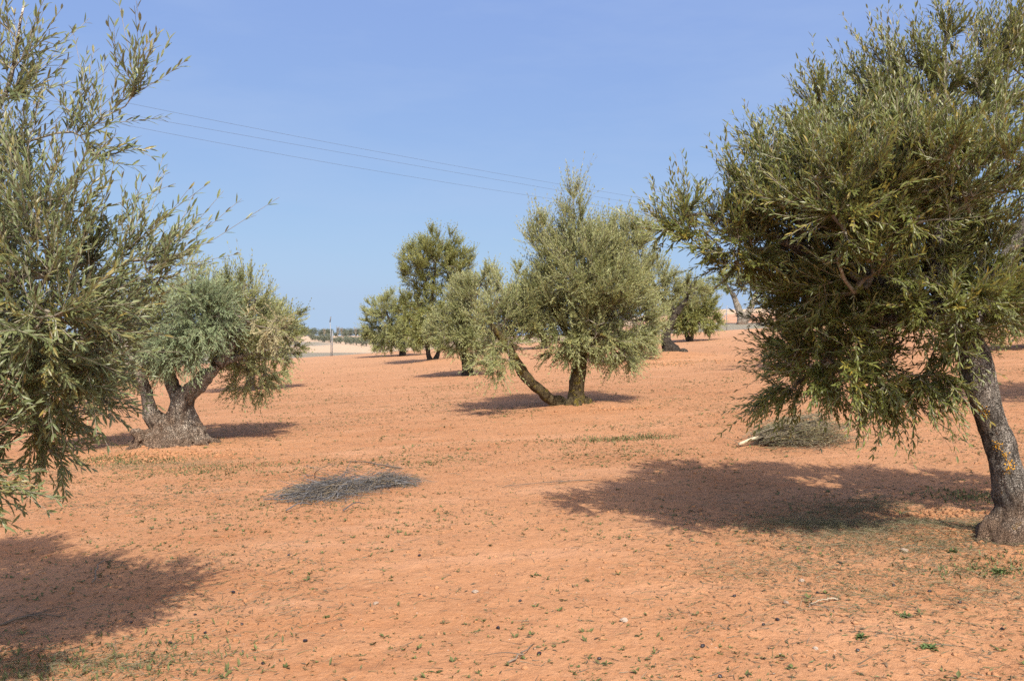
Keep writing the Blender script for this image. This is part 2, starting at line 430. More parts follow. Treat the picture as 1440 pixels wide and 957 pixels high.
def crown(parent, rng, seeds, lobes, n_tips, n_shoots, mats, leaf=(0.055, 0.0125), near=True, shoot=(0.14, 0.32), pairs=(6, 10), up=0.35,
          step=0.12, r0=0.0028, gap=0.42, gapf=1.6, wob=0.10, stem_k=3, name='crown', droop_below=None, hue_shift=0.0, sprays=None, stems=True, shell=2.4):
    """leafy crown: twigs grown through the lobes, each twig carrying shoots of paired leaves. lobes: (centre, radii, weight, up)"""
    ws = np.array([l[2] * (l[1][0] * l[1][1] * l[1][2]) ** 0.72 for l in lobes]); ws /= ws.sum()
    tips, tl = [], []
    for li, (c, r, w, u) in enumerate(lobes):
        n = max(3, int(n_tips * ws[li] * 1.9))
        dirs = unit(rng.normal(0, 1, (n, 3))); rr = rng.random(n) ** (1 / shell)
        p = c + dirs * rr[:, None] * r
        keep = vnoise(p[:, 0] * gapf, p[:, 1] * gapf, p[:, 2] * gapf, 31) + 0.25 * (rng.random(n) - 0.5) > gap
        p = p[keep][: max(3, int(n_tips * ws[li]))]
        tips.append(p); tl.append(np.full(len(p), li))
    tips = np.concatenate(tips); tl = np.concatenate(tl)
    ground_ok = tips[:, 2] > gz(tips[:, 0], tips[:, 1]) + 0.12
    tips = tips[ground_ok]; tl = tl[ground_ok]
    P, par, cnt, n0, ends = grow(seeds, None, tips, rng, step, wob)
    rad = np.minimum(r0 * np.maximum(cnt, 1) ** 0.45, 0.05)
    idx = np.arange(n0, len(P)); mb = MB()
    pr = par[idx]; rp = np.where(pr >= n0, rad[pr], rad[idx] * 1.1)
    V, F = prisms(P[pr], P[idx], rp, rad[idx], 5 if near else 3)
    mb.add(V, F, 1, True, tone=np.repeat(rng.random(len(idx)), (5 if near else 3) * 2) * 0.6 + 0.1)
    # shoots
    C = np.array([l[0] for l in lobes]); Rl = np.array([l[1] for l in lobes]); U = np.array([l[3] for l in lobes])
    thin = idx[cnt[idx] <= 5]
    wgt = np.where(cnt[thin] <= 1, 1.0, 0.55); wgt = wgt / wgt.sum()
    src = rng.choice(thin, n_shoots, p=wgt)
    ends_r = np.repeat(ends, 2); src[:min(len(ends_r), n_shoots)] = ends_r[:n_shoots]
    O = P[src] + (P[par[src]] - P[src]) * rng.random(n_shoots)[:, None] * 0.8
    isend = np.zeros(n_shoots, bool); isend[:min(len(ends_r), n_shoots)] = True; O[isend] = P[src[isend]]
    q = ((O[:, None, :] - C[None]) / Rl[None]); dist = np.linalg.norm(q, axis=2); li = np.argmin(dist, 1)
    out = unit((O - C[li]) / Rl[li] + rng.normal(0, .12, O.shape))
    bd = unit(P[src] - P[par[src]])
    rnd = rng.normal(0, 1, O.shape)
    upv = U[li][:, None] * np.array([[0, 0, 1.0]])
    D = unit(0.55 * bd + 0.50 * out + upv * (up / 0.35) + 0.29 * rnd)
    L = rng.uniform(shoot[0], shoot[1], n_shoots) * np.where(isend, 1.2, 1.0)
    bendv = (rng.normal(0, 0.18, O.shape) + np.array([[0, 0, 1.0]]) * (U[li][:, None] * 0.55)) * L[:, None]
    def pt(t): return O + D * (L * t)[:, None] + bendv * (t * t)[:, None] if np.ndim(t) else O + D * (L * t)[:, None] + bendv * t * t
    if stems:
        ts = (0, .5, 1.0)
        for a, b in zip(ts[:-1], ts[1:]):
            V, F = prisms(pt(a), pt(b), 0.0019 * (1 - .5 * a) * (r0 / .0028), 0.0019 * (1 - .5 * b) * (r0 / .0028), stem_k)
            mb.add(V, F, 1, True, tone=0.75)
    # leaves in opposite pairs
    npair = rng.integers(pairs[0], pairs[1] + 1, n_shoots)
    sid = np.repeat(np.arange(n_shoots), npair); k = np.concatenate([np.arange(m) for m in npair])
    t = (k + 0.6) / (npair[sid] + 0.1); t = np.minimum(t, 1.0)
    base = O[sid] + D[sid] * (L[sid] * t)[:, None] + bendv[sid] * (t * t)[:, None]
    ax = unit(D[sid] * L[sid][:, None] + 2 * bendv[sid] * t[:, None])
    ref = unit(np.cross(ax, rng.normal(0, 1, (n_shoots, 3))[sid])); ref2 = np.cross(ax, ref)
    ang = (k % 2) * (np.pi / 2) + rng.normal(0, 0.25, len(sid))
    a_ = np.cos(ang)[:, None] * ref + np.sin(ang)[:, None] * ref2
    B = np.concatenate((base, base)); AX = np.concatenate((ax, ax)); SD = np.concatenate((a_, -a_)); TT = np.concatenate((t, t)); SI = np.concatenate((sid, sid))
    n = len(B)
    keep = rng.random(n) > 0.07
    B, AX, SD, TT, SI = B[keep], AX[keep], SD[keep], TT[keep], SI[keep]; n = len(B)
    open_ = rng.uniform(0.30, 0.85, n) * (1 - 0.35 * TT)
    LD = unit(AX * np.cos(open_)[:, None] + SD * np.sin(open_)[:, None] + rng.normal(0, .10, (n, 3)))
    N = AX * .8 - SD * 0.25 + rng.normal(0, .28, (n, 3)) + np.array([[0, 0, .3]]) + SUN * .95
    ll = leaf[0] * rng.uniform(0.7, 1.2, n) * (1 - 0.35 * np.maximum(0, TT - .75) / .25 * rng.random(n)); lw = leaf[1] * rng.uniform(0.8, 1.2, n)
    V, F, kk = leaves(B, LD, N, ll, lw, near, curl=0.10)
    st = rng.random(n_shoots); sh = np.clip(rng.random(n_shoots) * 0.75 + hue_shift, 0, 1)
    tone = np.clip(0.55 * st[SI] + 0.45 * rng.random(n), 0, 1); hue = np.clip(sh[SI] + rng.normal(0, .16, n), 0, 1)
    mb.add(V, F, 0, False, tone=np.repeat(tone, kk), hue=np.repeat(hue, kk))
    return mb.build(name, mats, parent)

def lobe(px, py, d, rx, ry, w=1.0, up=0.35, rz=None):
    c = W(px, py, d); s = d / FPX
    return (c, np.array((rx * s, (rz if rz is not None else rx * s), ry * s)), w, up)

def wp(*pts): return [W(*p) for p in pts]

def limb_seeds(paths):
    return np.concatenate([smooth_path(p, 14)[2:] for p in paths])

def olive(px, d, label, trunk_tubes, limbs, lobes, n_tips, n_shoots, leafm, barkm, seed, voxel, amp, blobs=(), name='olive_tree', root=None, freqt=9.0, **kw):
    rng = np.random.default_rng(seed)
    base = G(px, d)
    e = empty(name, base, label, 'tree', 'olive trees of the grove')
    def dn(path, k=0.25):                      # push the foot of a trunk into the soil
        return [path[0] - np.array((0, 0, k))] + list(path)
    tubes = [(dn(p), [r[0] * 1.15] + list(r)) for p, r in trunk_tubes]
    mats = [barkm] + ([M_BROWNROOT] if root is not None else [])
    tr = solid_trunk('trunk', tubes, blobs, mats, e, voxel, amp, freqt, root_z=root)
    for p, r in limbs:
        limb_mesh('limb', p, r, barkm, e)
    seeds = limb_seeds([p for p, r in limbs]) if limbs else limb_seeds([p[-2:] for p, r in trunk_tubes])
    cr = crown(e, rng, seeds, lobes, n_tips, n_shoots, [leafm, M_TWIG], **kw)
    return e, tr, cr, seeds, rng

# --- near left tree, its trunk outside the frame
olive(-235, 4.0, 'near olive tree at the left edge with grey green sprays hanging into view',
      [([G(-235, 4.0), W(-230, 760, 4.0), W(-215, 620, 4.0)], [0.22, 0.15, 0.12])],
      [(wp((-215, 640, 4.0), (-160, 500, 4.0), (-60, 420, 3.95), (70, 380, 3.9)), [0.10, 0.07, 0.045, 0.015]),
       (wp((-215, 640, 4.0), (-190, 420, 4.05), (-110, 240, 4.0), (0, 150, 3.9), (35, 10, 3.85)), [0.09, 0.05, 0.025, 0.010, 0.004]),
       (wp((-200, 620, 4.0), (-120, 560, 4.1), (-30, 570, 4.25), (60, 600, 4.25)), [0.07, 0.045, 0.03, 0.010]),
       (wp((-215, 620, 4.0), (-280, 420, 4.2), (-330, 250, 4.3)), [0.09, 0.06, 0.03])],
      [lobe(30, 430, 3.9, 150, 150, 1.0, .30), lobe(70, 320, 3.9, 105, 65, .6, .55), lobe(-80, 300, 4.0, 120, 110, .8, .5), lobe(165, 365, 4.0, 75, 50, .45, .45),
       lobe(165, 250, 3.95, 40, 70, .35, .55), lobe(45, 555, 4.25, 95, 65, .9, .05), lobe(30, 645, 4.25, 85, 38, .6, -.12), lobe(30, 430, 3.5, 95, 60, .5, .3), lobe(-120, 470, 4.0, 170, 170, .8, .3),
       lobe(30, 75, 3.85, 38, 85, .42, .5), lobe(-20, 160, 3.9, 70, 70, .5, .5), lobe(95, 205, 3.9, 60, 48, .4, .55), lobe(200, 115, 3.9, 20, 28, .10, .6), lobe(-160, 620, 3.5, 150, 110, .7, .1), lobe(-260, 250, 4.3, 160, 200, .7, .4), lobe(110, 480, 4.1, 50, 50, .5, .15), lobe(140, 170, 3.9, 50, 40, .22, .55)],
      620, 3500, M_LEAF_NEAR, M_BARK_C, 11, 0.03, 0.03, leaf=(0.055, 0.0096), near=True, shoot=(0.13, 0.34), pairs=(6, 11), step=0.09, gap=0.40, gapf=2.2, hue_shift=0.06)

# --- near right tree
B_t = wp((1446, 772, 5.85), (1440, 722, 5.83), (1421, 672, 5.8), (1405, 626, 5.78), (1391, 582, 5.75), (1380, 545, 5.73), (1372, 508, 5.72), (1356, 470, 5.70), (1333, 442, 5.70))
rb = np.random.default_rng(29)
B_blobs = []
for q in range(34):
    a = rb.uniform(2.4, 6.9); rr = rb.uniform(.10, .25); c0 = G(1440, 5.84); hh = (.25 - rr) * rb.uniform(.1, 1.5)
    B_blobs.append((c0 + np.array((math.cos(a) * rr, math.sin(a) * rr * .8, hh)), rb.uniform(.035, .085, 3) * np.array((1, 1, 1.25))))
eB, trB, crB, _, _ = olive(1440, 5.84, 'large near olive tree at the right edge with a leaning grey lichen spotted trunk',
      [(B_t, [0.24, 0.165, 0.118, 0.103, 0.098, 0.099, 0.102, 0.102, 0.092]),
       ([G(1392, 5.80), W(1412, 735, 5.82), W(1424, 690, 5.80)], [0.10, 0.09, 0.05]),
       ([G(1490, 5.85), W(1462, 735, 5.84), W(1435, 680, 5.82)], [0.12, 0.10, 0.05]),
       ([G(1450, 5.68), W(1440, 745, 5.72), W(1428, 690, 5.77)], [0.09, 0.08, 0.05]),
       ([G(1415, 5.70), W(1424, 740, 5.74), W(1428, 690, 5.78)], [0.08, 0.07, 0.04])],
      [(wp((1340, 462, 5.70), (1270, 410, 5.75), (1180, 370, 5.8), (1080, 330, 5.85), (990, 300, 5.9)), [0.085, 0.06, 0.045, 0.028, 0.010]),
       (wp((1342, 470, 5.72), (1318, 380, 5.8), (1315, 260, 5.85), (1325, 130, 5.9), (1328, 50, 5.9)), [0.09, 0.065, 0.045, 0.025, 0.008]),
       (wp((1350, 480, 5.75), (1400, 390, 5.9), (1460, 290, 6.0), (1500, 180, 6.0)), [0.09, 0.06, 0.045, 0.02]),
       (wp((1335, 450, 5.70), (1250, 450, 5.85), (1180, 490, 6.05), (1120, 540, 6.05)), [0.06, 0.04, 0.025, 0.010]),
       (wp((1342, 468, 5.75), (1300, 420, 6.2), (1230, 350, 6.6), (1160, 260, 6.7)), [0.06, 0.045, 0.03, 0.012])],
      [lobe(1250, 330, 5.8, 170, 165, 1.0, .35, 0.95), lobe(1010, 332, 5.9, 80, 44, .9, .35, .4), lobe(1135, 250, 5.9, 75, 55, .9, .40), lobe(1310, 455, 5.95, 60, 55, .9, .1, .4), lobe(1285, 520, 5.95, 40, 35, .6, -.2, .4), lobe(1150, 420, 6.15, 75, 95, 1.1, .2, .6),
       lobe(1180, 520, 6.1, 95, 55, 1.0, -.25, .5), lobe(1310, 155, 5.9, 78, 75, 1.0, .6), lobe(1335, 65, 5.95, 26, 45, .55, .7), lobe(1250, 105, 5.95, 22, 36, .5, .6), lobe(1420, 120, 6.05, 65, 75, .9, .5), lobe(1470, 290, 6.0, 140, 150, 1.0, .35),
       lobe(1360, 410, 5.95, 85, 60, .9, .1, .5), lobe(1580, 330, 6.1, 130, 160, .6, .35), lobe(1135, 574, 6.05, 58, 26, 1.3, -.3, .4), lobe(1250, 540, 6.0, 55, 32, .6, -.35), lobe(1110, 558, 6.05, 28, 30, .5, -.2), lobe(1200, 220, 6.5, 110, 110, .6, .4), lobe(1215, 275, 5.15, 110, 72, .8, .35, .45), lobe(1335, 275, 5.1, 110, 80, .8, .35, .45), lobe(1085, 290, 5.9, 55, 60, .8, .35), lobe(1055, 265, 5.85, 42, 42, .8, .4), lobe(1045, 350, 5.85, 50, 42, .8, .2),
       lobe(1080, 195, 6.0, 24, 18, .5, .35), lobe(955, 312, 5.9, 35, 18, .5, .4)],
      1600, 10600, M_LEAF_B, M_BARK_B, 5, 0.013, 0.040, blobs=B_blobs, leaf=(0.056, 0.0108), near=True, shoot=(0.11, 0.32), pairs=(7, 11), step=0.10, gap=0.47, gapf=1.9, freqt=13, hue_shift=0.04)

# --- middle left tree on a root mound
rc = np.random.default_rng(23)
C_blobs = [(W(228, 616, 13.05), (0.36, 0.32, 0.16)), (W(265, 606, 13.0), (0.20, 0.26, 0.20)), (W(203, 622, 12.95), (0.18, 0.22, 0.13)), (W(246, 600, 13.0), (0.20, 0.20, 0.26))]
for q in range(30):
    C_blobs.append((W(rc.uniform(188, 288), rc.uniform(606, 634), rc.uniform(12.62, 12.95)), (rc.uniform(.05, .13), rc.uniform(.06, .12), rc.uniform(.05, .11))))
C_roots = []
for q in range(17):
    a = rc.uniform(-2.9, 0.2) if q < 13 else rc.uniform(0.2, 3.2); rr = rc.uniform(.42, .62); c0 = W(245, 590, 13.0)
    top = c0 + np.array((math.cos(a) * .10, math.sin(a) * .10, rc.uniform(-.04, .14))); mid_ = c0 + np.array((math.cos(a) * .30, math.sin(a) * .28, -.22 + rc.normal(0, .03)))
    ft = np.array((c0[0] + math.cos(a) * rr * 1.05 - .05, c0[1] + math.sin(a) * rr * .8, 0)); ft[2] = float(gz(ft[0], ft[1])) - .05
    C_roots.append(([ft + np.array((0, 0, .02)), mid_, top], [rc.uniform(.06, .10), rc.uniform(.05, .085), .045]))
eC, trC, crC, seedC, rngC = olive(240, 13.0, 'gnarled olive tree with three pale limbs rising from a wide root mound',
      [(wp((238, 625, 13.0), (226, 600, 13.0), (210, 572, 12.95), (204, 545, 12.9), (196, 520, 12.9)), [0.22, 0.16, 0.105, 0.095, 0.085]),
       (wp((255, 625, 13.0), (252, 590, 13.0), (250, 560, 13.05), (240, 535, 13.1)), [0.28, 0.19, 0.11, 0.09]),
       (wp((258, 600, 13.0), (256, 570, 12.95), (268, 550, 12.9), (288, 532, 12.9), (305, 512, 12.95)), [0.24, 0.15, 0.125, 0.115, 0.10])] + C_roots,
      [(wp((196, 522, 12.9), (180, 490, 12.9), (160, 460, 12.9)), [0.085, 0.06, 0.03]),
       (wp((240, 537, 13.1), (235, 495, 13.2), (245, 450, 13.3), (255, 400, 13.3)), [0.09, 0.06, 0.04, 0.015]),
       (wp((304, 513, 12.95), (325, 485, 13.1), (345, 450, 13.3), (360, 420, 13.5)), [0.10, 0.07, 0.045, 0.015]),
       (wp((304, 515, 12.95), (340, 500, 13.3), (385, 490, 13.7)), [0.06, 0.045, 0.015])],
      [lobe(285, 440, 13.5, 85, 48, 1, .35, .8), lobe(215, 455, 13.4, 80, 55, 1, .3, .8), lobe(345, 410, 13.6, 42, 28, .8, .5), lobe(255, 395, 13.6, 34, 24, .7, .5), lobe(365, 480, 13.8, 48, 60, 1.1, .0, .8),
       lobe(388, 470, 14.1, 24, 38, .7, .0), lobe(175, 500, 13.2, 55, 45, .8, .05), lobe(110, 520, 13.3, 65, 60, .8, .1), lobe(355, 530, 13.8, 34, 26, .8, -.25)],
      900, 5600, M_LEAF_MID, M_BARK_C, 21, 0.018, 0.105, blobs=C_blobs, freqt=8.0, leaf=(0.062, 0.0140), near=False, shoot=(0.14, 0.34), pairs=(6, 9), step=0.14, gap=0.36, gapf=1.7)
# blue green suckers in the middle of that crown and the dead pale branch at its right
crown(eC, np.random.default_rng(3), seedC, [lobe(275, 445, 12.6, 50, 45, 1, -.15, .35), lobe(250, 490, 12.6, 42, 22, 1, -.3, .3)], 140, 1300, [M_LEAF_BLUE, M_TWIG], leaf=(0.075, 0.011), near=False, shoot=(.2, .4), pairs=(7, 10), gap=.2, name='sucker_growth')
dp = wp((318, 434, 12.7), (340, 447, 12.65), (362, 458, 12.7), (385, 462, 12.8))
db, P_, r_ = limb_mesh('dead_branch', dp, [0.022, 0.016, 0.011, 0.006], M_TWIG, eC, 6)
db['label'] = 'dead branch with straw coloured leaves'
dl = crown(eC, np.random.default_rng(4), smooth_path(dp, 14), [lobe(382, 462, 12.8, 16, 16, 1, -.3, .2), lobe(350, 448, 12.7, 14, 7, .6, -.2, .15)], 34, 85, [M_LEAF_DEAD, M_TWIG], leaf=(0.06, 0.014), near=False, shoot=(.12, .26), pairs=(5, 8), gap=.1, name='dead_leaves')
dl.parent = db; dl.location = (0, 0, 0)

# --- tree behind it
olive(352, 26.5, 'olive tree half hidden behind the gnarled tree on the left',
      [([G(352, 26.5), W(352, 530, 26.5), W(355, 505, 26.5)], [0.18, 0.13, 0.11])],
      [(wp((355, 508, 26.5), (375, 470, 26.5), (392, 440, 26.5)), [.09, .06, .02]), (wp((355, 508, 26.5), (330, 480, 26.5), (320, 450, 26.5)), [.09, .06, .02])],
      [lobe(404, 446, 26.5, 26, 28, 1.1, .3), lobe(402, 480, 26.3, 24, 30, 1, .05), lobe(350, 465, 26.8, 55, 35, 1, .2), lobe(300, 490, 26.8, 40, 35, 1, .1), lobe(385, 490, 26.5, 32, 26, 1, 0.)],
      320, 2200, M_LEAF_B, M_BARK_DARK, 31, 0.05, 0.05, leaf=(0.085, 0.022), near=False, shoot=(.2, .42), pairs=(5, 8), step=.25, gap=.34, gapf=1.1, stem_k=3, r0=.004)

# --- centre tree with leaning second trunk
D_t = wp((812, 572, 16.1), (811, 545, 16.1), (815, 505, 16.1), (816, 465, 16.1))
D_l = wp((787, 573, 16.1), (768, 556, 15.95), (742, 533, 15.8), (728, 510, 15.7), (714, 486, 15.6), (700, 468, 15.5))
olive(806, 16.1, 'tall olive tree in the centre with a second trunk leaning out to the left',
      [(D_t, [0.19, 0.145, 0.13, 0.11]), ([G(826, 16.0), W(817, 560, 16.05), W(813, 535, 16.1)], [.10, .09, .05]), ([G(800, 15.9), W(806, 562, 16.0), W(811, 535, 16.1)], [.10, .09, .05]), ([G(812, 15.75), W(812, 562, 15.95), W(812, 535, 16.1)], [.09, .08, .05]), ([G(786, 16.1, -.1), G(786, 16.1, .03), W(779, 566, 16.05)], [.17, .14, .08])], [(D_l, [0.125, 0.098, 0.095, 0.085, 0.075, 0.06])] +
      [(wp((816, 480, 16.1), (805, 420, 16.0), (806, 350, 16), (807, 290, 16)), [.10, .07, .04, .01]), (wp((816, 490, 16.1), (855, 440, 16.2), (880, 390, 16.3)), [.08, .055, .02]),
       (wp((815, 490, 16.1), (780, 440, 16), (760, 380, 16)), [.08, .05, .02]), (wp((816, 478, 16.1), (840, 470, 15.6), (870, 480, 15.4)), [.05, .04, .015]), (wp((700, 470, 15.5), (690, 450, 15.4), (700, 420, 15.5)), [.055, .04, .015])],
      [lobe(815, 405, 16, 72, 78, 1, .4, 1.0), lobe(806, 325, 16, 26, 34, .7, .7), lobe(806, 283, 16, 10, 24, .6, .9), lobe(762, 335, 16, 20, 26, .7, .6), lobe(888, 335, 16.3, 26, 26, .85, .5), lobe(865, 440, 16.1, 55, 65, 1, .2, .9),
       lobe(850, 350, 16.2, 34, 30, .8, .5), lobe(707, 450, 15.6, 48, 46, 1, .25, .6), lobe(704, 503, 15.4, 27, 24, .9, -.2, .4), lobe(750, 425, 15.9, 28, 34, .7, .3, .5), lobe(872, 492, 15.9, 26, 20, .7, -.2), lobe(790, 480, 15.9, 36, 22, .6, -.1, .6), lobe(838, 485, 15.6, 32, 20, .6, -.1), lobe(715, 405, 15.7, 26, 26, .7, .4)],
      1500, 10600, M_LEAF_MID, M_BARK_D, 41, 0.022, 0.045, freqt=11.0, leaf=(0.066, 0.0150), near=False, shoot=(0.14, 0.42), pairs=(6, 10), step=.16, gap=.42, gapf=1.6, hue_shift=0.03)

# --- tree behind the centre one, dark bent trunk
olive(942, 30.0, 'olive tree with a dark bent trunk on a low soil bank behind the centre tree',
      [([G(944, 30), W(939, 492, 30), W(937, 470, 30), W(948, 446, 30), W(955, 430, 30)], [.32, .21, .17, .13, .09]), ([G(962, 29.6), W(952, 500, 29.7), W(942, 486, 30)], [.12, .12, .08])],
      [(wp((950, 442, 30), (925, 410, 30), (905, 370, 30)), [.12, .08, .03]), (wp((950, 442, 30), (965, 420, 30.3), (972, 400, 30.5)), [.10, .06, .03]), (wp((940, 465, 30), (915, 450, 29.5), (890, 450, 29)), [.10, .07, .03])],
      [lobe(892, 370, 29.5, 30, 48, 1, .45), lobe(898, 440, 29.3, 38, 42, 1, .1), lobe(925, 400, 30, 30, 34, 1, .3), lobe(905, 330, 29.7, 16, 20, .6, .5), lobe(905, 480, 29, 26, 20, .8, -.2), lobe(965, 408, 30.4, 24, 20, .9, .3)],
      420, 3800, M_LEAF_MID, M_BARK_DARK, 51, 0.05, 0.10, leaf=(0.085, 0.022), near=False, shoot=(.2, .45), pairs=(6, 8), step=.25, gap=.32, gapf=1., r0=.004)
FAR = dict(leaf=(0.105, 0.030), near=False, shoot=(.25, .5), pairs=(5, 8), step=.3, gap=.33, gapf=.9, r0=.005, stems=False)
olive(968, 46, 'small round olive tree standing alone before the wire fence',
      [([G(970, 46), W(967, 476, 46), W(963, 462, 46)], [.16, .12, .09]), ([G(972, 46), W(974, 472, 46), W(973, 462, 46)], [.11, .09, .07])],
      [(wp((964, 465, 46), (955, 445, 46), (950, 430, 46)), [.08, .06, .02]), (wp((973, 465, 46), (985, 445, 46), (990, 425, 46)), [.07, .05, .02])],
      [lobe(976, 425, 46, 30, 26, 1, .3), lobe(956, 445, 46, 18, 20, 1, .2), lobe(994, 450, 46, 18, 20, 1, 0), lobe(976, 452, 45.6, 26, 14, 1, 0)], 300, 3800, M_LEAF_MIDY, M_BARK_DARK, 61, .06, .04, **FAR)
olive(765, 49, 'olive tree mostly hidden behind the left side of the centre tree',
      [([G(765, 49), W(764, 478, 49), W(760, 462, 49)], [.2, .15, .12])],
      [(wp((760, 466, 49), (745, 440, 49), (735, 410, 49)), [.1, .07, .02]), (wp((760, 466, 49), (775, 440, 49)), [.1, .05])],
      [lobe(735, 420, 49, 26, 32, 1, .35), lobe(760, 440, 49, 32, 28, 1, .2), lobe(728, 385, 49, 12, 12, .6, .5)], 220, 2400, M_LEAF_MIDY, M_BARK_DARK, 62, .06, .05, **FAR)
olive(657, 27.8, 'olive tree with a short dark trunk left of the leaning trunk',
      [([G(658, 27.8), W(656, 512, 27.8), W(650, 492, 27.8)], [.22, .15, .12])],
      [(wp((651, 496, 27.8), (655, 460, 27.8), (668, 420, 27.8), (680, 390, 27.8)), [.1, .07, .04, .015]), (wp((651, 496, 27.8), (635, 470, 27.8), (628, 440, 27.8)), [.09, .06, .02])],
      [lobe(668, 430, 27.9, 36, 40, 1, .4), lobe(640, 465, 27.8, 34, 30, 1, .15), lobe(672, 480, 27.6, 34, 26, 1, 0.), lobe(688, 400, 27.9, 18, 20, .7, .5)],
      380, 3600, M_LEAF_MID, M_BARK_DARK, 63, .05, .05, leaf=(0.085, 0.022), near=False, shoot=(.2, .45), pairs=(6, 8), step=.25, gap=.33, gapf=1.1, r0=.004)
olive(608, 39, 'tall loose olive tree with twin dark trunks in the row left of centre',
      [([G(604, 39), W(602, 497, 39), W(600, 480, 39)], [.14, .11, .10]), ([G(613, 39), W(616, 496, 39), W(621, 478, 39)], [.13, .10, .09])],
      [(wp((602, 484, 39), (606, 430, 39), (612, 380, 39), (618, 335, 39)), [.11, .08, .04, .01]), (wp((619, 482, 39), (630, 440, 39), (640, 390, 39)), [.10, .06, .02]), (wp((602, 484, 39), (590, 440, 39), (585, 390, 39)), [.08, .05, .02])],
      [lobe(608, 375, 39, 44, 40, 1.1, .45), lobe(618, 338, 39, 28, 20, .8, .6), lobe(645, 365, 39, 22, 30, .8, .5), lobe(605, 440, 39, 46, 40, 1.2, .1), lobe(640, 415, 39, 28, 38, 1, .3), lobe(582, 375, 39, 18, 18, .6, .4), lobe(600, 468, 38.6, 30, 12, .9, .0)],
      720, 6800, M_LEAF_MIDY, M_BARK_DARK, 64, .06, .05, leaf=(0.098, 0.026), near=False, shoot=(.25, .5), pairs=(6, 8), step=.28, gap=.33, gapf=1., r0=.005, stems=False)
olive(564, 52, 'low wide olive tree at the left end of the middle row',
      [([G(566, 52), W(566, 490, 52), W(562, 478, 52)], [.24, .2, .16])],
      [(wp((562, 480, 52), (550, 455, 52), (540, 430, 52)), [.12, .08, .03]), (wp((562, 480, 52), (572, 455, 52), (578, 430, 52)), [.12, .08, .03])],
      [lobe(560, 440, 52, 38, 30, 1, .3), lobe(527, 450, 52.5, 19, 30, 1.1, .2), lobe(575, 468, 51.5, 28, 24, 1, 0), lobe(543, 470, 52, 30, 22, 1.1, 0)], 420, 4600, M_LEAF_MID, M_BARK_DARK, 65, .06, .06, **FAR)
olive(1165, 21.5, 'olive tree standing directly behind the large near tree on the right',
      [([G(1165, 21.5), W(1164, 500, 21.5), W(1160, 470, 21.5)], [.2, .14, .12])],
      [(wp((1160, 475, 21.5), (1135, 430, 21.5), (1120, 390, 21.5)), [.1, .07, .02]), (wp((1160, 475, 21.5), (1190, 430, 21.5), (1205, 390, 21.5)), [.1, .07, .02])],
      [lobe(1165, 400, 21.5, 75, 45, 1, .3), lobe(1120, 430, 21.5, 45, 35, 1, .1), lobe(1210, 430, 21.5, 45, 35, 1, .1)], 300, 2600, M_LEAF_MID, M_BARK_DARK, 66, .05, .05, **{**FAR, 'leaf': (.085, .022)})
olive(1462, 24, 'olive tree in the distance seen just past the trunk at the right edge',
      [([G(1462, 24), W(1462, 475, 24), W(1458, 455, 24)], [.22, .16, .13])],
      [(wp((1458, 460, 24), (1435, 430, 24), (1420, 400, 24)), [.1, .07, .02]), (wp((1458, 460, 24), (1485, 430, 24), (1500, 400, 24)), [.1, .07, .02])],
      [lobe(1455, 415, 24, 70, 35, 1, .3), lobe(1415, 450, 24, 40, 30, 1, 0), lobe(1500, 440, 24, 45, 35, 1, .1)], 300, 2600, M_LEAF_MIDY, M_BARK_DARK, 67, .05, .05, **{**FAR, 'leaf': (.085, .022)})
olive(1620, 12.6, 'olive tree beyond the right edge whose shadow crosses the sand',
      [([G(1620, 12.6), W(1618, 500, 12.6), W(1612, 450, 12.6)], [.2, .15, .12])],
      [(wp((1612, 456, 12.6), (1560, 390, 12.6), (1530, 320, 12.6)), [.1, .07, .02]), (wp((1612, 456, 12.6), (1670, 390, 12.6), (1700, 320, 12.6)), [.1, .07, .02])],
      [lobe(1610, 330, 12.6, 130, 80, 1, .3), lobe(1560, 390, 12.6, 80, 50, 1, .1), lobe(1680, 390, 12.6, 80, 60, 1, .1)], 320, 2600, M_LEAF_MID, M_BARK_DARK, 68, .04, .04, **{**FAR, 'leaf': (.075, .018)})
olive(1043, 78, 'thick forked olive trunk beyond the fence before the red bank',
      [([G(1043, 78), W(1042, 444, 78), W(1036, 428, 78), W(1030, 412, 78)], [.5, .36, .28, .2]), ([G(1045, 78), W(1050, 444, 78), W(1058, 428, 78), W(1062, 412, 78)], [.45, .32, .25, .2])],
      [(wp((1031, 416, 78), (1022, 400, 78)), [.18, .08]), (wp((1061, 416, 78), (1070, 400, 78)), [.18, .08])],
      [lobe(1025, 398, 78, 28, 14, 1, .2), lobe(1068, 396, 78, 34, 15, 1, .2)], 160, 1500, M_LEAF_MID, M_BARK_C, 69, .1, .08, **{**FAR, 'leaf': (.16, .05)})

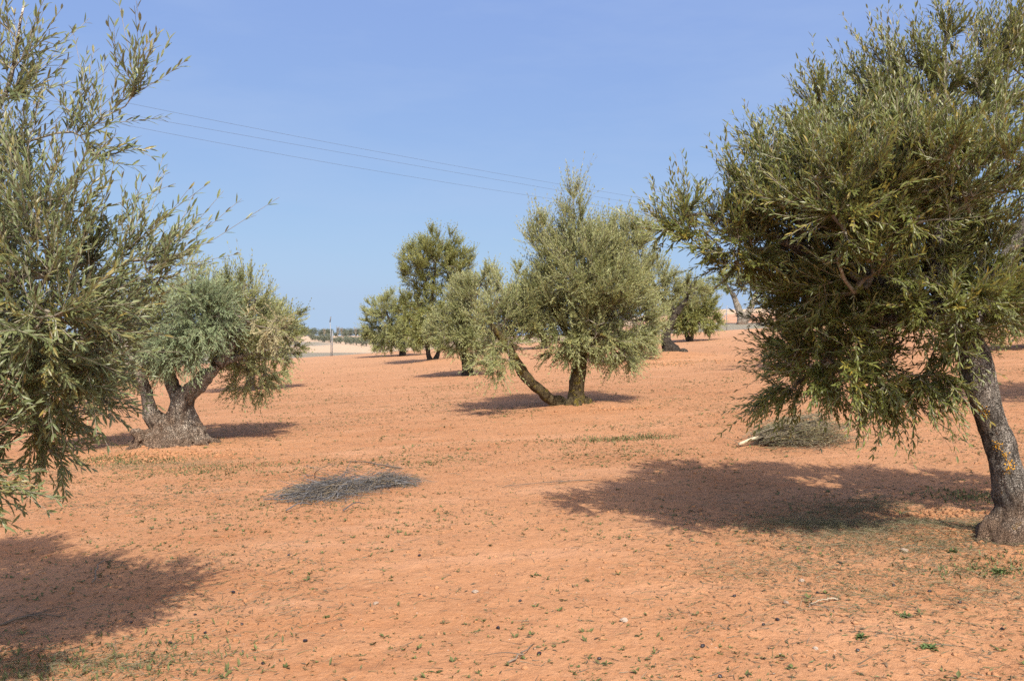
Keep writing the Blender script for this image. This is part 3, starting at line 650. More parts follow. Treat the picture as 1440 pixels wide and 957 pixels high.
# pruning scars and lichen on the leaning trunk
M_SCAR = tone_mat('dark_scar_wood', (0.02, 0.014, 0.01), (0.04, 0.03, 0.02))
M_LICHEN = tone_mat('orange_lichen', (0.42, 0.20, 0.015), (0.55, 0.30, 0.03), None, 0.9)
rs_ = np.random.default_rng(8)
tw = {}
def surf(ob, px, py):
    """point on the trunk surface met from the eye through a pixel"""
    me = ob.data; loc = Vector(ob.parent.location)
    o = Vector((0, 0, CAMZ)); d = Vector(((px - CX) / FPX, 1, -(py - HY) / FPX)).normalized()
    ok, p, n, i = ob.ray_cast(o - loc, d)
    return (np.array(p + loc), np.array(n)) if ok else (None, None)
for px, py, r, lich in ((1377, 578, .016, 1), (1394, 610, .012, 0), (1401, 627, .013, 1), (1411, 640, .011, 1), (1417, 658, .017, 1), (1373, 600, .009, 0), (1409, 677, .010, 0)):
    p, n = surf(trB, px, py)
    if p is None: continue
    t = unit(np.cross(n, (0, 0, 1.))); b = np.cross(t, n)
    a = np.linspace(0, 2 * np.pi, 13)[:-1]
    def ring(s, h, sx=0): 
        w = 1 + .22 * np.sin(a * 3 + px) 
        return p + n * h + t * sx + (np.cos(a)[:, None] * t + np.sin(a)[:, None] * b * 1.15) * (r * s * w)[:, None]
    rings = [ring(1.55, -.006), ring(1.25, .007), ring(.95, .007), ring(.7, -.004)]
    V = np.concatenate(rings + [[p - n * .008]]); k = 12; i = np.arange(k); j = (i + 1) % k
    mb = MB(); F = np.concatenate([np.stack((i + q * k, j + q * k, j + (q + 1) * k, i + (q + 1) * k), 1) for q in range(2)])
    F2 = np.stack((i + 2 * k, j + 2 * k, j + 3 * k, i + 3 * k), 1)
    mb.add(V, F, 0, True, tone=.5); mb.n -= len(V); mb.v.pop(); [mb.at[q].pop() for q in mb.at]
    mb.add(V, [F2, np.stack((i + 3 * k, j + 3 * k, np.full(k, 4 * k)), 1)], 1, True, tone=.4)
    mb.build('pruning_scar', [M_BARK_B, M_SCAR], eB)
    if lich:
        m2 = MB(); nb = 46
        off = rs_.normal(0, 1, (nb, 2)) * np.array((r * 1.3, r * 1.1)) + np.array((-r * .9, r * .5))
        c = p + t * off[:, :1] + b * off[:, 1:]
        pts = []
        for q in c:
            dd = unit(q - np.array((0, 0, CAMZ))); loc = Vector(trB.parent.location)
            ok, hp, hn, _i = trB.ray_cast(Vector((0, 0, CAMZ)) - loc, Vector(dd))
            if ok: pts.append((np.array(hp + loc), np.array(hn)))
        for hp, hn in pts:
            rr = r * rs_.uniform(.14, .34); tt = unit(np.cross(hn, (0, 0, 1.))); bb = np.cross(tt, hn); k2 = 7; aa = np.arange(k2) / k2 * 2 * np.pi
            rg = hp + hn * .003 + (np.cos(aa)[:, None] * tt + np.sin(aa)[:, None] * bb) * rr * rs_.uniform(.7, 1.2, (k2, 1)); i2 = np.arange(k2)
            m2.add(np.concatenate((rg, [hp + hn * .006])), np.stack((i2, (i2 + 1) % k2, np.full(k2, k2)), 1), 0, True, tone=rs_.random())
        if pts: m2.build('lichen_patch', [M_LICHEN], eB)

# ------------------------------------------------------------------ brush piles and fallen wood
M_BRUSH = tone_mat('weathered_grey_twig', (0.040, 0.040, 0.045), (0.19, 0.185, 0.185), (0.20, 0.155, 0.10))
M_BRUSH2 = tone_mat('dry_brown_twig', (0.07, 0.058, 0.042), (0.25, 0.215, 0.15), (0.16, 0.155, 0.075))
M_PEELED = tone_mat('peeled_pale_wood', (0.44, 0.36, 0.24), (0.52, 0.44, 0.31))
M_STICK = tone_mat('fallen_stick_bark', (0.10, 0.075, 0.055), (0.20, 0.155, 0.115))

def sticks(mb, rng, A, Dr, L, r, arch, segs=4, k=4, mat=0, tone=None, hue=None, rise=None):
    n = len(A); Dr = unit(Dr); side = unit(np.cross(Dr, np.array([[0, 0, 1.0]])))
    tone = rng.random(n) if tone is None else tone; hue = rng.random(n) if hue is None else hue
    bs = rng.normal(0, .26, (n, 1)) * L[:, None]
    def p(t): return A + Dr * (L * t)[:, None] + side * bs * (t * (1 - t) * 2) + np.array([[0, 0, 1.0]]) * (arch * (4 * t * (1 - t)))[:, None] + rng.normal(0, .008, (n, 3)) * L[:, None]
    pts = [p(s) for s in np.linspace(0, 1, segs + 1)]
    for s in range(segs):
        V, F = prisms(pts[s], pts[s + 1], r * (1 - .7 * s / segs), r * (1 - .7 * (s + 1) / segs), k)
        mb.add(V, F, mat, True, tone=np.repeat(tone, 2 * k), hue=np.repeat(hue, 2 * k))
    return pts

def brush_pile_flat():
    rng = np.random.default_rng(71)
    a, b = GP(405, 704), GP(582, 678); mid = (a + b) / 2
    ax = b - a; ax[2] = 0; La = np.linalg.norm(ax); ax /= La; cr = np.array((-ax[1], ax[0], 0))
    e = empty('brush_pile', mid, 'flat grey pile of dry twigs lying on open sand left of centre', 'brush pile')
    mb = MB(); n = 1700
    s = np.where(rng.random(n) < .68, rng.beta(2.2, 2.6, n) * .68, .55 + rng.beta(2, 2, n) * .45)
    wd = np.interp(s, [0, .12, .38, .52, .64, .8, .93, 1], [.16, .30, .38, .22, .15, .12, .22, .10]) * (1 + .5 * fbm(s * 9, s * 3, 0, 2, 5))
    off = rng.normal(0, .55, n).clip(-2.6, 2.6) * wd
    s = s + rng.normal(0, .035, n); c = a + ax * (s * La)[:, None] + cr * off[:, None]
    ang = rng.normal(0.10, .55, n) + np.where(rng.random(n) < .55, rng.uniform(-1.57, 1.57, n), 0)
    D = np.cos(ang)[:, None] * ax + np.sin(ang)[:, None] * cr
    L = rng.uniform(.10, .30, n) + .45 * rng.random(n) ** 4; hgt = np.interp(s, [0, .2, .42, .6, .85, 1], [.03, .11, .15, .09, .08, .03]) * .78 * np.exp(-(off / (wd * .9)) ** 2)
    A = c - D * L[:, None] / 2
    A[:, 2] = gz(A[:, 0], A[:, 1]) + .006
    z0 = rng.random(n) * hgt; A[:, 2] += z0
    sl = rng.normal(0, .26, n) * (hgt > .04)
    D = unit(D + np.array([[0, 0, 1.]]) * sl[:, None])
    mid_z = gz(c[:, 0], c[:, 1]) + .005
    low = (A + D * L[:, None]); dz = np.minimum(0, low[:, 2] - gz(low[:, 0], low[:, 1]) - .005); A[:, 2] -= dz
    sticks(mb, rng, A, D, L, np.where(rng.random(n) < .88, rng.uniform(.0011, .0028, n), rng.uniform(.003, .0055, n)), rng.uniform(-.01, .05, n), 4, 4)
    mb.build('twig_heap', [M_BRUSH], e)
    # thicker sticks lying through it
    for px, py, ax_, L_, r_ in ((470, 690, .1, .9, .009), (500, 688, .25, .8, .008), (540, 684, .05, .7, .007), (440, 702, -.3, .6, .007), (420, 716, .9, .28, .007), (498, 716, 1.05, .30, .006), (560, 682, 1.2, .4, .006)):
        p = GP(px, py); d = np.array((math.cos(ax_), math.sin(ax_), 0))
        pts = smooth_path([p - d * L_ / 2 + (0, 0, .01), p + (0, .02, .05), p + d * L_ / 2 + (0, 0, .02)], 8)
        pts[:, 2] = np.maximum(pts[:, 2], gz(pts[:, 0], pts[:, 1]) + .004)
        V, F = sweep(pts, np.linspace(r_, r_ * .5, 8), 6); m = MB(); m.add(V, F, 0, True, tone=rng.random() * .5); m.build('stick', [M_BRUSH], e)
brush_pile_flat()

def brush_pile_bundle():
    rng = np.random.default_rng(72)
    foot = GP(1072, 628); mid = GP(1125, 630)
    e = empty('brush_pile', mid, 'cut olive branches with dry leaves heaped under the near right tree', 'brush pile')
    mb = MB(); n = 400
    R = np.array((1., 0, 0))
    A = foot + np.stack((rng.normal(.0, .09, n) + np.abs(rng.normal(0, .10, n)), rng.normal(.1, .13, n), rng.uniform(.01, .16, n)), 1)
    ang = rng.normal(0.02, .36, n); el = rng.normal(.10, .13, n).clip(-.05, .45)
    D = np.stack((np.cos(ang) * np.cos(el), np.sin(ang) * np.cos(el), np.sin(el)), 1)
    L = rng.uniform(.3, .95, n)
    A[:, 2] = np.maximum(A[:, 2], gz(A[:, 0], A[:, 1]) + .01)
    E = A + D * L[:, None]; lo = np.minimum(0, E[:, 2] - gz(E[:, 0], E[:, 1]) - .01); D[:, 2] -= lo / L
    pts = sticks(mb, rng, A, D, L, rng.uniform(.002, .006, n), rng.uniform(-.01, .10, n), 5, 4, 0, hue=rng.random(n) * .8)
    n2 = 260; A2 = mid + np.stack((rng.normal(.12, .28, n2), rng.normal(.05, .2, n2), np.zeros(n2)), 1); A2[:, 2] = gz(A2[:, 0], A2[:, 1]) + rng.random(n2) * .22
    a2 = rng.uniform(0, 6.28, n2); sticks(mb, rng, A2, np.stack((np.cos(a2), np.sin(a2), rng.normal(.15, .3, n2)), 1), rng.uniform(.12, .45, n2), rng.uniform(.0015, .004, n2), rng.uniform(0, .05, n2), 4, 3)
    mb.build('branch_bundle', [M_BRUSH2], e)
    # dry leaves on them
    m = MB(); allp = np.concatenate([p for p in pts[2:]]); q = allp[rng.integers(0, len(allp), 5200)] + rng.normal(0, .035, (5200, 3))
    q[:, 2] = np.maximum(q[:, 2], gz(q[:, 0], q[:, 1]) + .01)
    Dl = unit(np.array([[.7, 0, .2]]) + rng.normal(0, .7, (5200, 3)))
    V, F, k = leaves(q, Dl, rng.normal(0, 1, (5200, 3)), rng.uniform(.03, .06, 5200), rng.uniform(.008, .013, 5200), False)
    m.add(V, F, 0, False, tone=np.repeat(rng.random(5200), k), hue=np.repeat(rng.random(5200) * .9, k)); m.build('dry_leaves', [leaf_mat('dry_olive_leaf', (.10, .078, .036), (.24, .185, .095), (.24, .16, .065), (.25, .21, .125), .15, .7, .2)], e)
    for p0, p1, r in ((W(1039, 634, foot[1]), W(1082, 621, foot[1] + .05), .020), (W(1068, 622, foot[1] + .1), W(1085, 611, foot[1] + .15), .011)):
        p0 = np.array(p0); p0[2] = max(p0[2], float(gz(p0[0], p0[1])) + .03); p1 = np.array(p1); p1[2] = max(p1[2], p0[2] + .12)
        V, F = sweep(smooth_path([p0, (p0 + p1) / 2 + (0, 0, .012), p1], 9), np.linspace(r, r * .75, 9), 8); mm = MB(); mm.add(V, F, 0, True, tone=rng.random()); mm.build('peeled_stick', [M_PEELED], e)
brush_pile_bundle()

def fallen_branch(pxs, r, label, mat=M_STICK, twigs=4, seed=0, lift=.02):
    rng = np.random.default_rng(seed)
    P = np.array([GP(*p) for p in pxs]); P = smooth_path(P, 14); n = len(P)
    P[:, 2] = gz(P[:, 0], P[:, 1]) + r * .8 + lift * np.sin(np.linspace(0, np.pi, n)) + rng.normal(0, .002, n)
    P[:, :2] += rng.normal(0, .006, (n, 2))
    mb = MB(); V, F = sweep(P, np.linspace(r, r * .35, n), 7); o0 = P[0].copy(); mb.add(V, F, 0, True, tone=rng.random() * .6 + .2)
    for t in range(twigs):
        i = rng.integers(3, n - 2); d = unit(P[i + 1] - P[i]); s = unit(np.cross(d, (0, 0, 1.))) * rng.choice((-1, 1))
        L = rng.uniform(.08, .25); e1 = P[i] + (d * .8 + s * .6) * L; e1[2] = float(gz(e1[0], e1[1])) + .012; m_ = (P[i] + e1) / 2 + (0, 0, .012)
        V, F = sweep(smooth_path([P[i], m_, e1], 6), np.linspace(r * .55, r * .2, 6), 5); mb.add(V, F, 0, True, tone=rng.random() * .5)
    o = mb.build('fallen_branch', [mat], origin=o0)
    tag(o, label, 'branch')
fallen_branch([(564, 659), (535, 657), (512, 653), (488, 650)], .011, 'long dark fallen branch lying just behind the flat grey twig pile', seed=1)
fallen_branch([(713, 935), (728, 930), (740, 921), (751, 908)], .0055, 'short crooked dead branch on the sand at bottom centre', twigs=1, seed=2)
fallen_branch([(1180, 845), (1160, 850), (1137, 856)], .006, 'thin stick with a pale broken end on the lower right sand', tone_mat('split_stick', (.20, .15, .10), (.34, .28, .20)), 1, 3)
fallen_branch([(835, 676), (790, 680), (740, 684), (705, 686)], .005, 'thin twig trailing left from the edge of the right tree shadow', twigs=6, seed=4)
fallen_branch([(0, 880), (45, 872), (90, 868)], .008, 'dark fallen branch in the shadow at the lower left', seed=5)
fallen_branch([(128, 822), (142, 806), (155, 798)], .006, 'small upright forked twig in the shadow of the left tree', seed=6, lift=.07)

# ------------------------------------------------------------------ stones, weeds and litter
M_STONE = tone_mat('pale_limestone', (0.24, 0.17, 0.12), (0.34, 0.28, 0.225))
M_OLIVE = tone_mat('black_olive_skin', (0.012, 0.010, 0.012), (0.03, 0.02, 0.02), None, .4, .4)
def rock(name, p, r, seed, mat, sq=(1, .8, .55), sub=3):
    bm = bmesh.new(); bmesh.ops.create_icosphere(bm, subdivisions=sub, radius=1)
    off = Vector((seed * 7.3, seed * 3.1, 0))
    for v in bm.verts:
        d = 1 + .35 * mnoise.noise(v.co * 1.1 + off) + .12 * mnoise.noise(v.co * 3.1 + off)
        v.co = Vector((v.co.x * sq[0], v.co.y * sq[1], v.co.z * sq[2])) * d * r
    me = bpy.data.meshes.new(name); bm.to_mesh(me); bm.free(); me.materials.append(mat)
    a = me.attributes.new('tone', 'FLOAT', 'POINT'); a.data.foreach_set('value', np.full(len(me.vertices), (seed * .37) % 1, np.float32))
    o = bpy.data.objects.new(name, me); COL.objects.link(o); o.location = (p[0], p[1], p[2] + r * sq[2] * .45); o.rotation_euler = (0, 0, seed * 1.7)
    return o
for i, (px, py, r, lab) in enumerate(((1272, 777, .030, 'pale rounded stone beside the straw litter left of the right trunk'), (878, 875, .022, 'pale pebble among green sprouts at lower centre'),
        (1106, 849, .020, 'small whitish pebble on the lower right sand'), (1128, 819, .018, 'flat pinkish pebble on the sand below the big tree shadow'), (1148, 915, .013, 'tiny white pebble near the bottom right'),
        (528, 850, .018, 'pale pebble on bare sand at lower left of centre'), (668, 834, .022, 'flat buff stone on bare sand below the twig pile'))):
    tag(rock('stone', GP(px, py), r, i + 1, M_STONE), lab, 'stone', 'pale stones on the sand')
rng = np.random.default_rng(90)
proto = None
for i, (px, py) in enumerate(((398, 784), (590, 781), (583, 835), (731, 842), (426, 906), (368, 942), (285, 890), (338, 878), (268, 862), (240, 905), (1147, 836), (1188, 795), (1260, 821), (1315, 836), (1100, 877), (1072, 884), (1205, 912), (1412, 888), (1010, 953), (990, 912), (845, 925), (1030, 842), (700, 887), (760, 925), (1350, 850), (180, 880), (320, 830))):
    p = GP(px + rng.normal(0, 4), py + rng.normal(0, 3))
    if proto is None:
        o = rock('fallen_olive', p, .0095, 1, M_OLIVE, (1.25, .95, .95), 2); proto = o
    else:
        o = proto.copy(); COL.objects.link(o); s = rng.uniform(.75, 1.15); o.scale = (s, s, s); o.location = (p[0], p[1], p[2] + .005 * s); o.rotation_euler = (0, 0, rng.random() * 6)
    tag(o, 'small black fallen olive lying on the red sand', 'olive', 'black olives scattered on the sand')

M_WEED = leaf_mat('green_weed_leaf', (0.062, 0.072, 0.022), (0.130, 0.148, 0.046), (0.14, 0.11, 0.05), (0.10, 0.11, 0.045), .25, .6, .3)
M_LITTER = tone_mat('dry_leaf_litter', (0.06, 0.044, 0.026), (0.165, 0.125, 0.08), (0.105, 0.11, 0.05))
M_STRAW = tone_mat('dry_grass_straw', (0.12, 0.105, 0.060), (0.28, 0.24, 0.155), (0.115, 0.115, 0.05))

def scatter(rng, n, y0, y1, spread=0.64):
    y = np.sqrt(rng.uniform(y0 * y0, y1 * y1, n)); x = rng.uniform(-1, 1, n) * (y * spread + .4)
    return x, y
def litter_density(x, y):
    d = .22 + .8 * sst(0.0, .22, fbm(x * .55, y * .55, 0, 3, 41))
    d = d + 1.2 * np.exp(-(((x - 2.7) / 1.3) ** 2 + ((y - 5.6) / 1.6) ** 2)) + .8 * sst(.2, 2.0, x) * sst(8, 4.5, y)
    d = d + .8 * np.exp(-(((x + 2.4) / 1.0) ** 2 + ((y - 4.6) / .8) ** 2))
    return d

def sprouts():
    rng = np.random.default_rng(91); mb = MB()
    for n, y0, y1, sc in ((42000, 3.0, 11, .95), (80000, 10, 24, 1.2), (40000, 24, 46, 1.8)):
        x, y = scatter(rng, n, y0, y1)
        keep = rng.random(n) < np.clip(.26 + 1.3 * fbm(x * .7, y * .7, 0, 3, 47) + 1.1 * fbm(x * 3, y * 3, 0, 2, 49), 0.03, 1) * (.8 if y0 > 20 else 1)
        x, y = x[keep], y[keep]; n = len(x); z = gz(x, y)
        big = rng.random(n) ** 5
        for q in range(5):
            m = rng.random(n) < (.95 - .1 * q)
            a = rng.uniform(0, 6.28, m.sum()); el = rng.uniform(.05, .7, m.sum())
            D = np.stack((np.cos(a) * np.cos(el), np.sin(a) * np.cos(el), np.sin(el)), 1); N = np.stack((-np.cos(a) * np.sin(el), -np.sin(a) * np.sin(el), np.cos(el)), 1)
            L = (.010 + .030 * big[m]) * rng.uniform(.6, 1.3, m.sum()) * sc
            V, F, k = leaves(np.stack((x[m], y[m], z[m] + .001), 1), D, N, L, L * rng.uniform(.30, .55, m.sum()), False)
            mb.add(V, F, 0, False, tone=np.repeat(rng.random(m.sum()), k), hue=np.repeat(rng.random(n)[m], k))
    # a few denser green patches (behind the right pile, at trunks)
    for cx, cy, rx, ry, n in ((*GP(855, 619)[:2], .55, .25, 800), (*GP(915, 616)[:2], .35, .2, 350), (*GP(205, 650)[:2], .7, .35, 900), (*GP(295, 660)[:2], .8, .4, 700), (*GP(1360, 700)[:2], .25, .25, 500), (*GP(1400, 800)[:2], .4, .2, 500), (*GP(940, 512)[:2], 1.6, .8, 900), (*GP(130, 935)[:2], .8, .3, 800), (*GP(150, 645)[:2], .6, .3, 700)):
        x = rng.normal(cx, rx * .6, n); y = rng.normal(cy, ry * .6, n); z = gz(x, y); a = rng.uniform(0, 6.28, n); el = rng.uniform(.2, 1.2, n)
        D = np.stack((np.cos(a) * np.cos(el), np.sin(a) * np.cos(el), np.sin(el)), 1); N = np.stack((-np.cos(a) * np.sin(el), -np.sin(a) * np.sin(el), np.cos(el)), 1)
        L = rng.uniform(.015, .05, n); V, F, k = leaves(np.stack((x, y, z), 1), D, N, L, L * .28, False)
        mb.add(V, F, 0, False, tone=np.repeat(rng.random(n), k), hue=np.repeat(rng.random(n), k))
    o = mb.build('ground_weeds', [M_WEED]); tag(o, 'tiny green weeds sprouting all over the red soil', None, None, 'stuff')
sprouts()

def litter():
    rng = np.random.default_rng(92); mb = MB()
    for n, y0, y1, sc in ((52000, 3.0, 12, 1.0), (52000, 10, 26, 1.25)):
        x, y = scatter(rng, n, y0, y1); keep = rng.random(n) < np.clip(litter_density(x, y), 0, 1.6) / 1.6; x, y = x[keep], y[keep]; n = len(x)
        a = rng.uniform(0, 6.28, n); el = rng.normal(.05, .12, n)
        D = np.stack((np.cos(a), np.sin(a), el), 1); L = rng.uniform(.018, .048, n) * sc
        B = np.stack((x, y, gz(x, y) + .003), 1)
        V, F, k = leaves(B, D, rng.normal(0, .3, (n, 3)) + (0, 0, 1.), L, L * rng.uniform(.16, .26, n), False)
        mb.add(V, F, 0, False, tone=np.repeat(rng.random(n), k), hue=np.repeat(rng.random(n), k))
    o = mb.build('leaf_litter', [M_LITTER]); tag(o, 'dry brown olive leaves scattered over the sand', None, None, 'stuff')
    mb = MB()
    for n, y0, y1, sc in ((15000, 3.0, 9, .9), (11000, 9, 20, 1.2)):
        x, y = scatter(rng, n, y0, y1); keep = rng.random(n) < np.clip(litter_density(x, y), 0, 1.6) / 1.6; x, y = x[keep], y[keep]; n = len(x)
        a = rng.uniform(0, 6.28, n); L = rng.uniform(.03, .13, n) * sc * (1 + 1.2 * (rng.random(n) > .93))
        A = np.stack((x, y, gz(x, y) + .003), 1); D = np.stack((np.cos(a), np.sin(a), rng.normal(.03, .08, n)), 1)
        E = A + D * L[:, None]; D[:, 2] += (np.maximum(0, gz(E[:, 0], E[:, 1]) + .002 - E[:, 2])) / L
        sticks(mb, rng, A, D, L, rng.uniform(.0008, .0024, n) * sc, rng.uniform(0, .006, n), 2, 3)
    # straw and thin dead grass near the right trunk and elsewhere in drifts
    for cx, cy, rx, ry, n in ((*GP(1240, 748)[:2], .6, .34, 1900), (*GP(1330, 830)[:2], .7, .35, 700), (*GP(1120, 800)[:2], .7, .3, 500), (*GP(1330, 770)[:2], .4, .2, 700), (*GP(1130, 735)[:2], .35, .22, 800), (*GP(1210, 715)[:2], .4, .2, 700), (*GP(1170, 740)[:2], .15, .1, 300), (*GP(90, 940)[:2], .6, .2, 700), (*GP(230, 655)[:2], .9, .3, 600), (*GP(1390, 740)[:2], .25, .12, 300)):
        x = rng.normal(cx, rx * .7, n); y = rng.normal(cy, ry * .7, n); a = rng.uniform(0, 6.28, n); L = rng.uniform(.04, .14, n)
        A = np.stack((x, y, gz(x, y) + .003 + rng.random(n) * .015), 1); D = np.stack((np.cos(a), np.sin(a), rng.normal(.05, .12, n)), 1)
        sticks(mb, rng, A, D, L, rng.uniform(.0006, .0018, n), rng.uniform(0, .015, n), 2, 3, 1)
    o = mb.build('twig_litter', [M_BRUSH2, M_STRAW]); tag(o, 'thin broken twigs and straw littering the sand', None, None, 'stuff')
litter()

def clods():
    rng = np.random.default_rng(93)
    bm = bmesh.new(); bmesh.ops.create_icosphere(bm, subdivisions=2, radius=1); tv = np.array([v.co for v in bm.verts]); tf = np.array([[v.index for v in f.verts] for f in bm.faces]); bm.free()
    mb = MB()
    xs, ys, rs = [], [], []
    x, y = scatter(rng, 9000, 3.0, 14); xs.append(x); ys.append(y); rs.append(.003 + .012 * rng.random(9000) ** 4)
    for cx, cy, s, n, r in ((*GP(1322, 722)[:2], .20, 420, .022), (*GP(1372, 755)[:2], .16, 260, .020), (*GP(930, 512)[:2], 1.0, 200, .06), (*GP(235, 640)[:2], .6, 500, .034), (*GP(865, 575)[:2], .5, 160, .035), (*GP(1270, 720)[:2], .4, 160, .016)):
        xs.append(rng.normal(cx, s, n)); ys.append(rng.normal(cy, s * .6, n)); rs.append(r * (.15 + .85 * rng.random(n) ** 3.5))
    x, y, r = np.concatenate(xs), np.concatenate(ys), np.concatenate(rs); n = len(x)
    sc = np.stack((rng.uniform(.8, 1.3, n), rng.uniform(.8, 1.3, n), rng.uniform(.5, .9, n)), 1) * r[:, None]
    V = tv[None] * (1 + 1.1 * fbm(tv[None, :, 0] * 1.3 + np.arange(n)[:, None] * 3.7, tv[None, :, 1] * 1.3, tv[None, :, 2] * 1.3, 2, 77)[..., None] + rng.normal(0, .05, (n, len(tv), 1))) * sc[:, None, :] + np.stack((x, y, gz(x, y) + r * .15), 1)[:, None, :]
    F = (tf[None] + (np.arange(n) * len(tv))[:, None, None]).reshape(-1, 3)
    mb.add(V.reshape(-1, 3), F, 0, True)
    o = mb.build('soil_clods', [M_SOIL], attrs=False); tag(o, 'small crumbs and clods of red earth', None, None, 'stuff')
clods()

def rosette(px, py, r, label, seed, n=46, el0=.15, el1=.9):
    rng = np.random.default_rng(seed); p = GP(px, py); mb = MB(); a = rng.uniform(0, 6.28, n); el = rng.uniform(el0, el1, n)
    D = np.stack((np.cos(a) * np.cos(el), np.sin(a) * np.cos(el), np.sin(el)), 1); N = np.stack((-np.cos(a) * np.sin(el), -np.sin(a) * np.sin(el), np.cos(el)), 1)
    B = p + np.stack((rng.normal(0, r * .35, n), rng.normal(0, r * .3, n), np.zeros(n)), 1); B[:, 2] = gz(B[:, 0], B[:, 1])
    L = r * .8 * rng.uniform(.5, 1.0, n); V, F, k = leaves(B, D, N, L, L * .34, True, .2)
    mb.add(V, F, 0, False, tone=np.repeat(rng.random(n) * .6 + .4, k), hue=np.repeat(rng.random(n) * .6, k))
    tag(mb.build('weed', [M_GREEN], origin=p), label, 'plant', 'green weeds on the sand')
M_GREEN = leaf_mat('fresh_green_leaf', (0.055, 0.085, 0.022), (0.105, 0.145, 0.046), (0.14, 0.14, 0.05), (0.10, 0.13, 0.06), .25, .55, .3)
rosette(1277, 868, .045, 'bright green leafy weed alone on the lower right sand', 1)
rosette(1408, 806, .06, 'spreading blue green weed below the right trunk', 2, 60)
rosette(1342, 778, .045, 'green weed beside the straw under the right trunk', 3)
rosette(1212, 898, .04, 'small bright green weed near the bottom of the lower right', 4)
rosette(458, 868, .028, 'tiny green seedling on bare sand at the lower left', 5, 24)
rosette(1308, 914, .05, 'low dark green weed at the bottom right corner area', 6)
rosette(756, 810, .03, 'green seedling tuft in the middle of the open sand', 7, 26)

# ------------------------------------------------------------------ fence at the far side of the field
def plain(name, c, rough=.6, metal=0.0):
    m, nt = new_mat(name); tc = nd(nt, 'ShaderNodeTexCoord').outputs['Object']
    col = mix(nt, noise(nt, tc, 8, 3), tuple(q * .8 for q in c), c)
    bs = nd(nt, 'ShaderNodeBsdfPrincipled', {'Base Color': col, 'Roughness': rough, 'Metallic': metal}); nd(nt, 'ShaderNodeOutputMaterial', {'Surface': bs.outputs[0]}); return m
M_GALV = plain('galvanised_steel', (0.22, 0.225, 0.235), .6, .2); M_WIRE = plain('wire', (0.42, 0.43, 0.45), .5, .4); M_CABLE = plain('dark_cable', (0.06, 0.065, 0.075), .6); M_DARKMETAL = plain('dark_metal', (0.10, 0.10, 0.11), .5)
def fence():
    x0, x1 = -34., 46.; n = 27; xs = np.linspace(x0, x1, n); yy = 62.3 + 1.1 * np.sin(xs * .05)
    e = empty('wire_fence', (xs[0], yy[0], float(gz(xs[0], yy[0]))), 'thin wire mesh fence on steel posts along the far side of the field', 'fence')
    for x, y in zip(xs, yy):
        z = float(gz(x, y)); m = MB(); V, F = sweep([(x, y, z - .2), (x, y, z + 1.0), (x, y, z + 1.75)], .028, 8); m.add(V, F, 0, True); m.build('post', [M_GALV], e, attrs=False)
    p = GP(1052, 476); m = MB(); V, F = sweep([(13.6 * 62.3 / 62.3, 61.6, float(gz(13.6, 61.6)) - .1), (14.3, 61.9, float(gz(14.3, 61.9)) + .6), (15.0, 62.2, float(gz(15, 62.2)) + 1.2)], .03, 8); m.add(V, F, 0, True); m.build('brace', [M_GALV], e, attrs=False)
    m = MB(); s = np.arange(x0, x1 - 1.5, .22); A, Bv = [], []
    yf = lambda x: 62.3 + 1.1 * np.sin(x * .05)
    for sgn in (1, -1):
        a = s if sgn > 0 else s + 1.5; b = s + 1.5 if sgn > 0 else s
        A.append(np.stack((a, yf(a), gz(a, yf(a)) + .03), 1)); Bv.append(np.stack((b, yf(b), gz(b, yf(b)) + 1.55), 1))
    V, F = prisms(np.concatenate(A), np.concatenate(Bv), .0016, .0016, 3); m.add(V, F)
    for h in (.03, .8, 1.56, 1.72):
        V, F = prisms(np.stack((xs[:-1], yy[:-1], gz(xs[:-1], yy[:-1]) + h), 1), np.stack((xs[1:], yy[1:], gz(xs[1:], yy[1:]) + h), 1), .003, .003, 3); m.add(V, F)
    m.build('mesh', [M_WIRE], e, attrs=False)
fence()
def tall_post():
    p = G(465.5, 61.5); s = 61.5 / FPX
    e = empty('metal_post', p, 'tall pale metal post with a dark angled tip at the far left field edge', 'post')
    m = MB(); V, F = sweep([p - (0, 0, .3), p + (0, 0, 1.3), W(464, 452, 61.5)], .028, 8); m.add(V, F, 0, True); m.build('pole', [M_GALV], e, attrs=False)
    a = W(464, 452.5, 61.5); m = MB(); V, F = sweep([a, a + (.03, 0, .15), W(465.3, 445, 61.5)], .04, 8); m.add(V, F, 0, True); m.build('angled_arm', [M_DARKMETAL], e, attrs=False)
tall_post()

# ------------------------------------------------------------------ power line
def wires():
    for (a, b, c), lab in ((((193, 148), (560, 219), (904, 279)), 'topmost of the three thin overhead wires crossing the sky'), (((171, 160), (549, 227), (904, 288)), 'middle of the three thin overhead wires crossing the sky'), (((232, 187), (549, 244), (910, 299)), 'lowest of the three thin overhead wires crossing the sky')):
        co = np.polyfit([a[0], b[0], c[0]], [a[1], b[1], c[1]], 2)
        pts = []
        dl, dr = 62.0, 98.0
        for px in np.linspace(-520, 1750, 40):
            inv = 1 / dl + (1 / dr - 1 / dl) * (px - 200) / 700; d = 1 / inv
            pq = px if 150 < px < 950 else np.clip(px, 150, 950)
            py = np.polyval(co, pq) + np.polyval(np.polyder(co), pq) * (px - pq)
            pts.append(W(px, py, d))
        V, F = sweep(np.array(pts), .009, 5); m = MB(); m.add(V, F, 0, True); o = m.build('overhead_wire', [M_CABLE], origin=pts[0], attrs=False)
        tag(o, lab, 'wire', 'overhead power line wires')
wires()

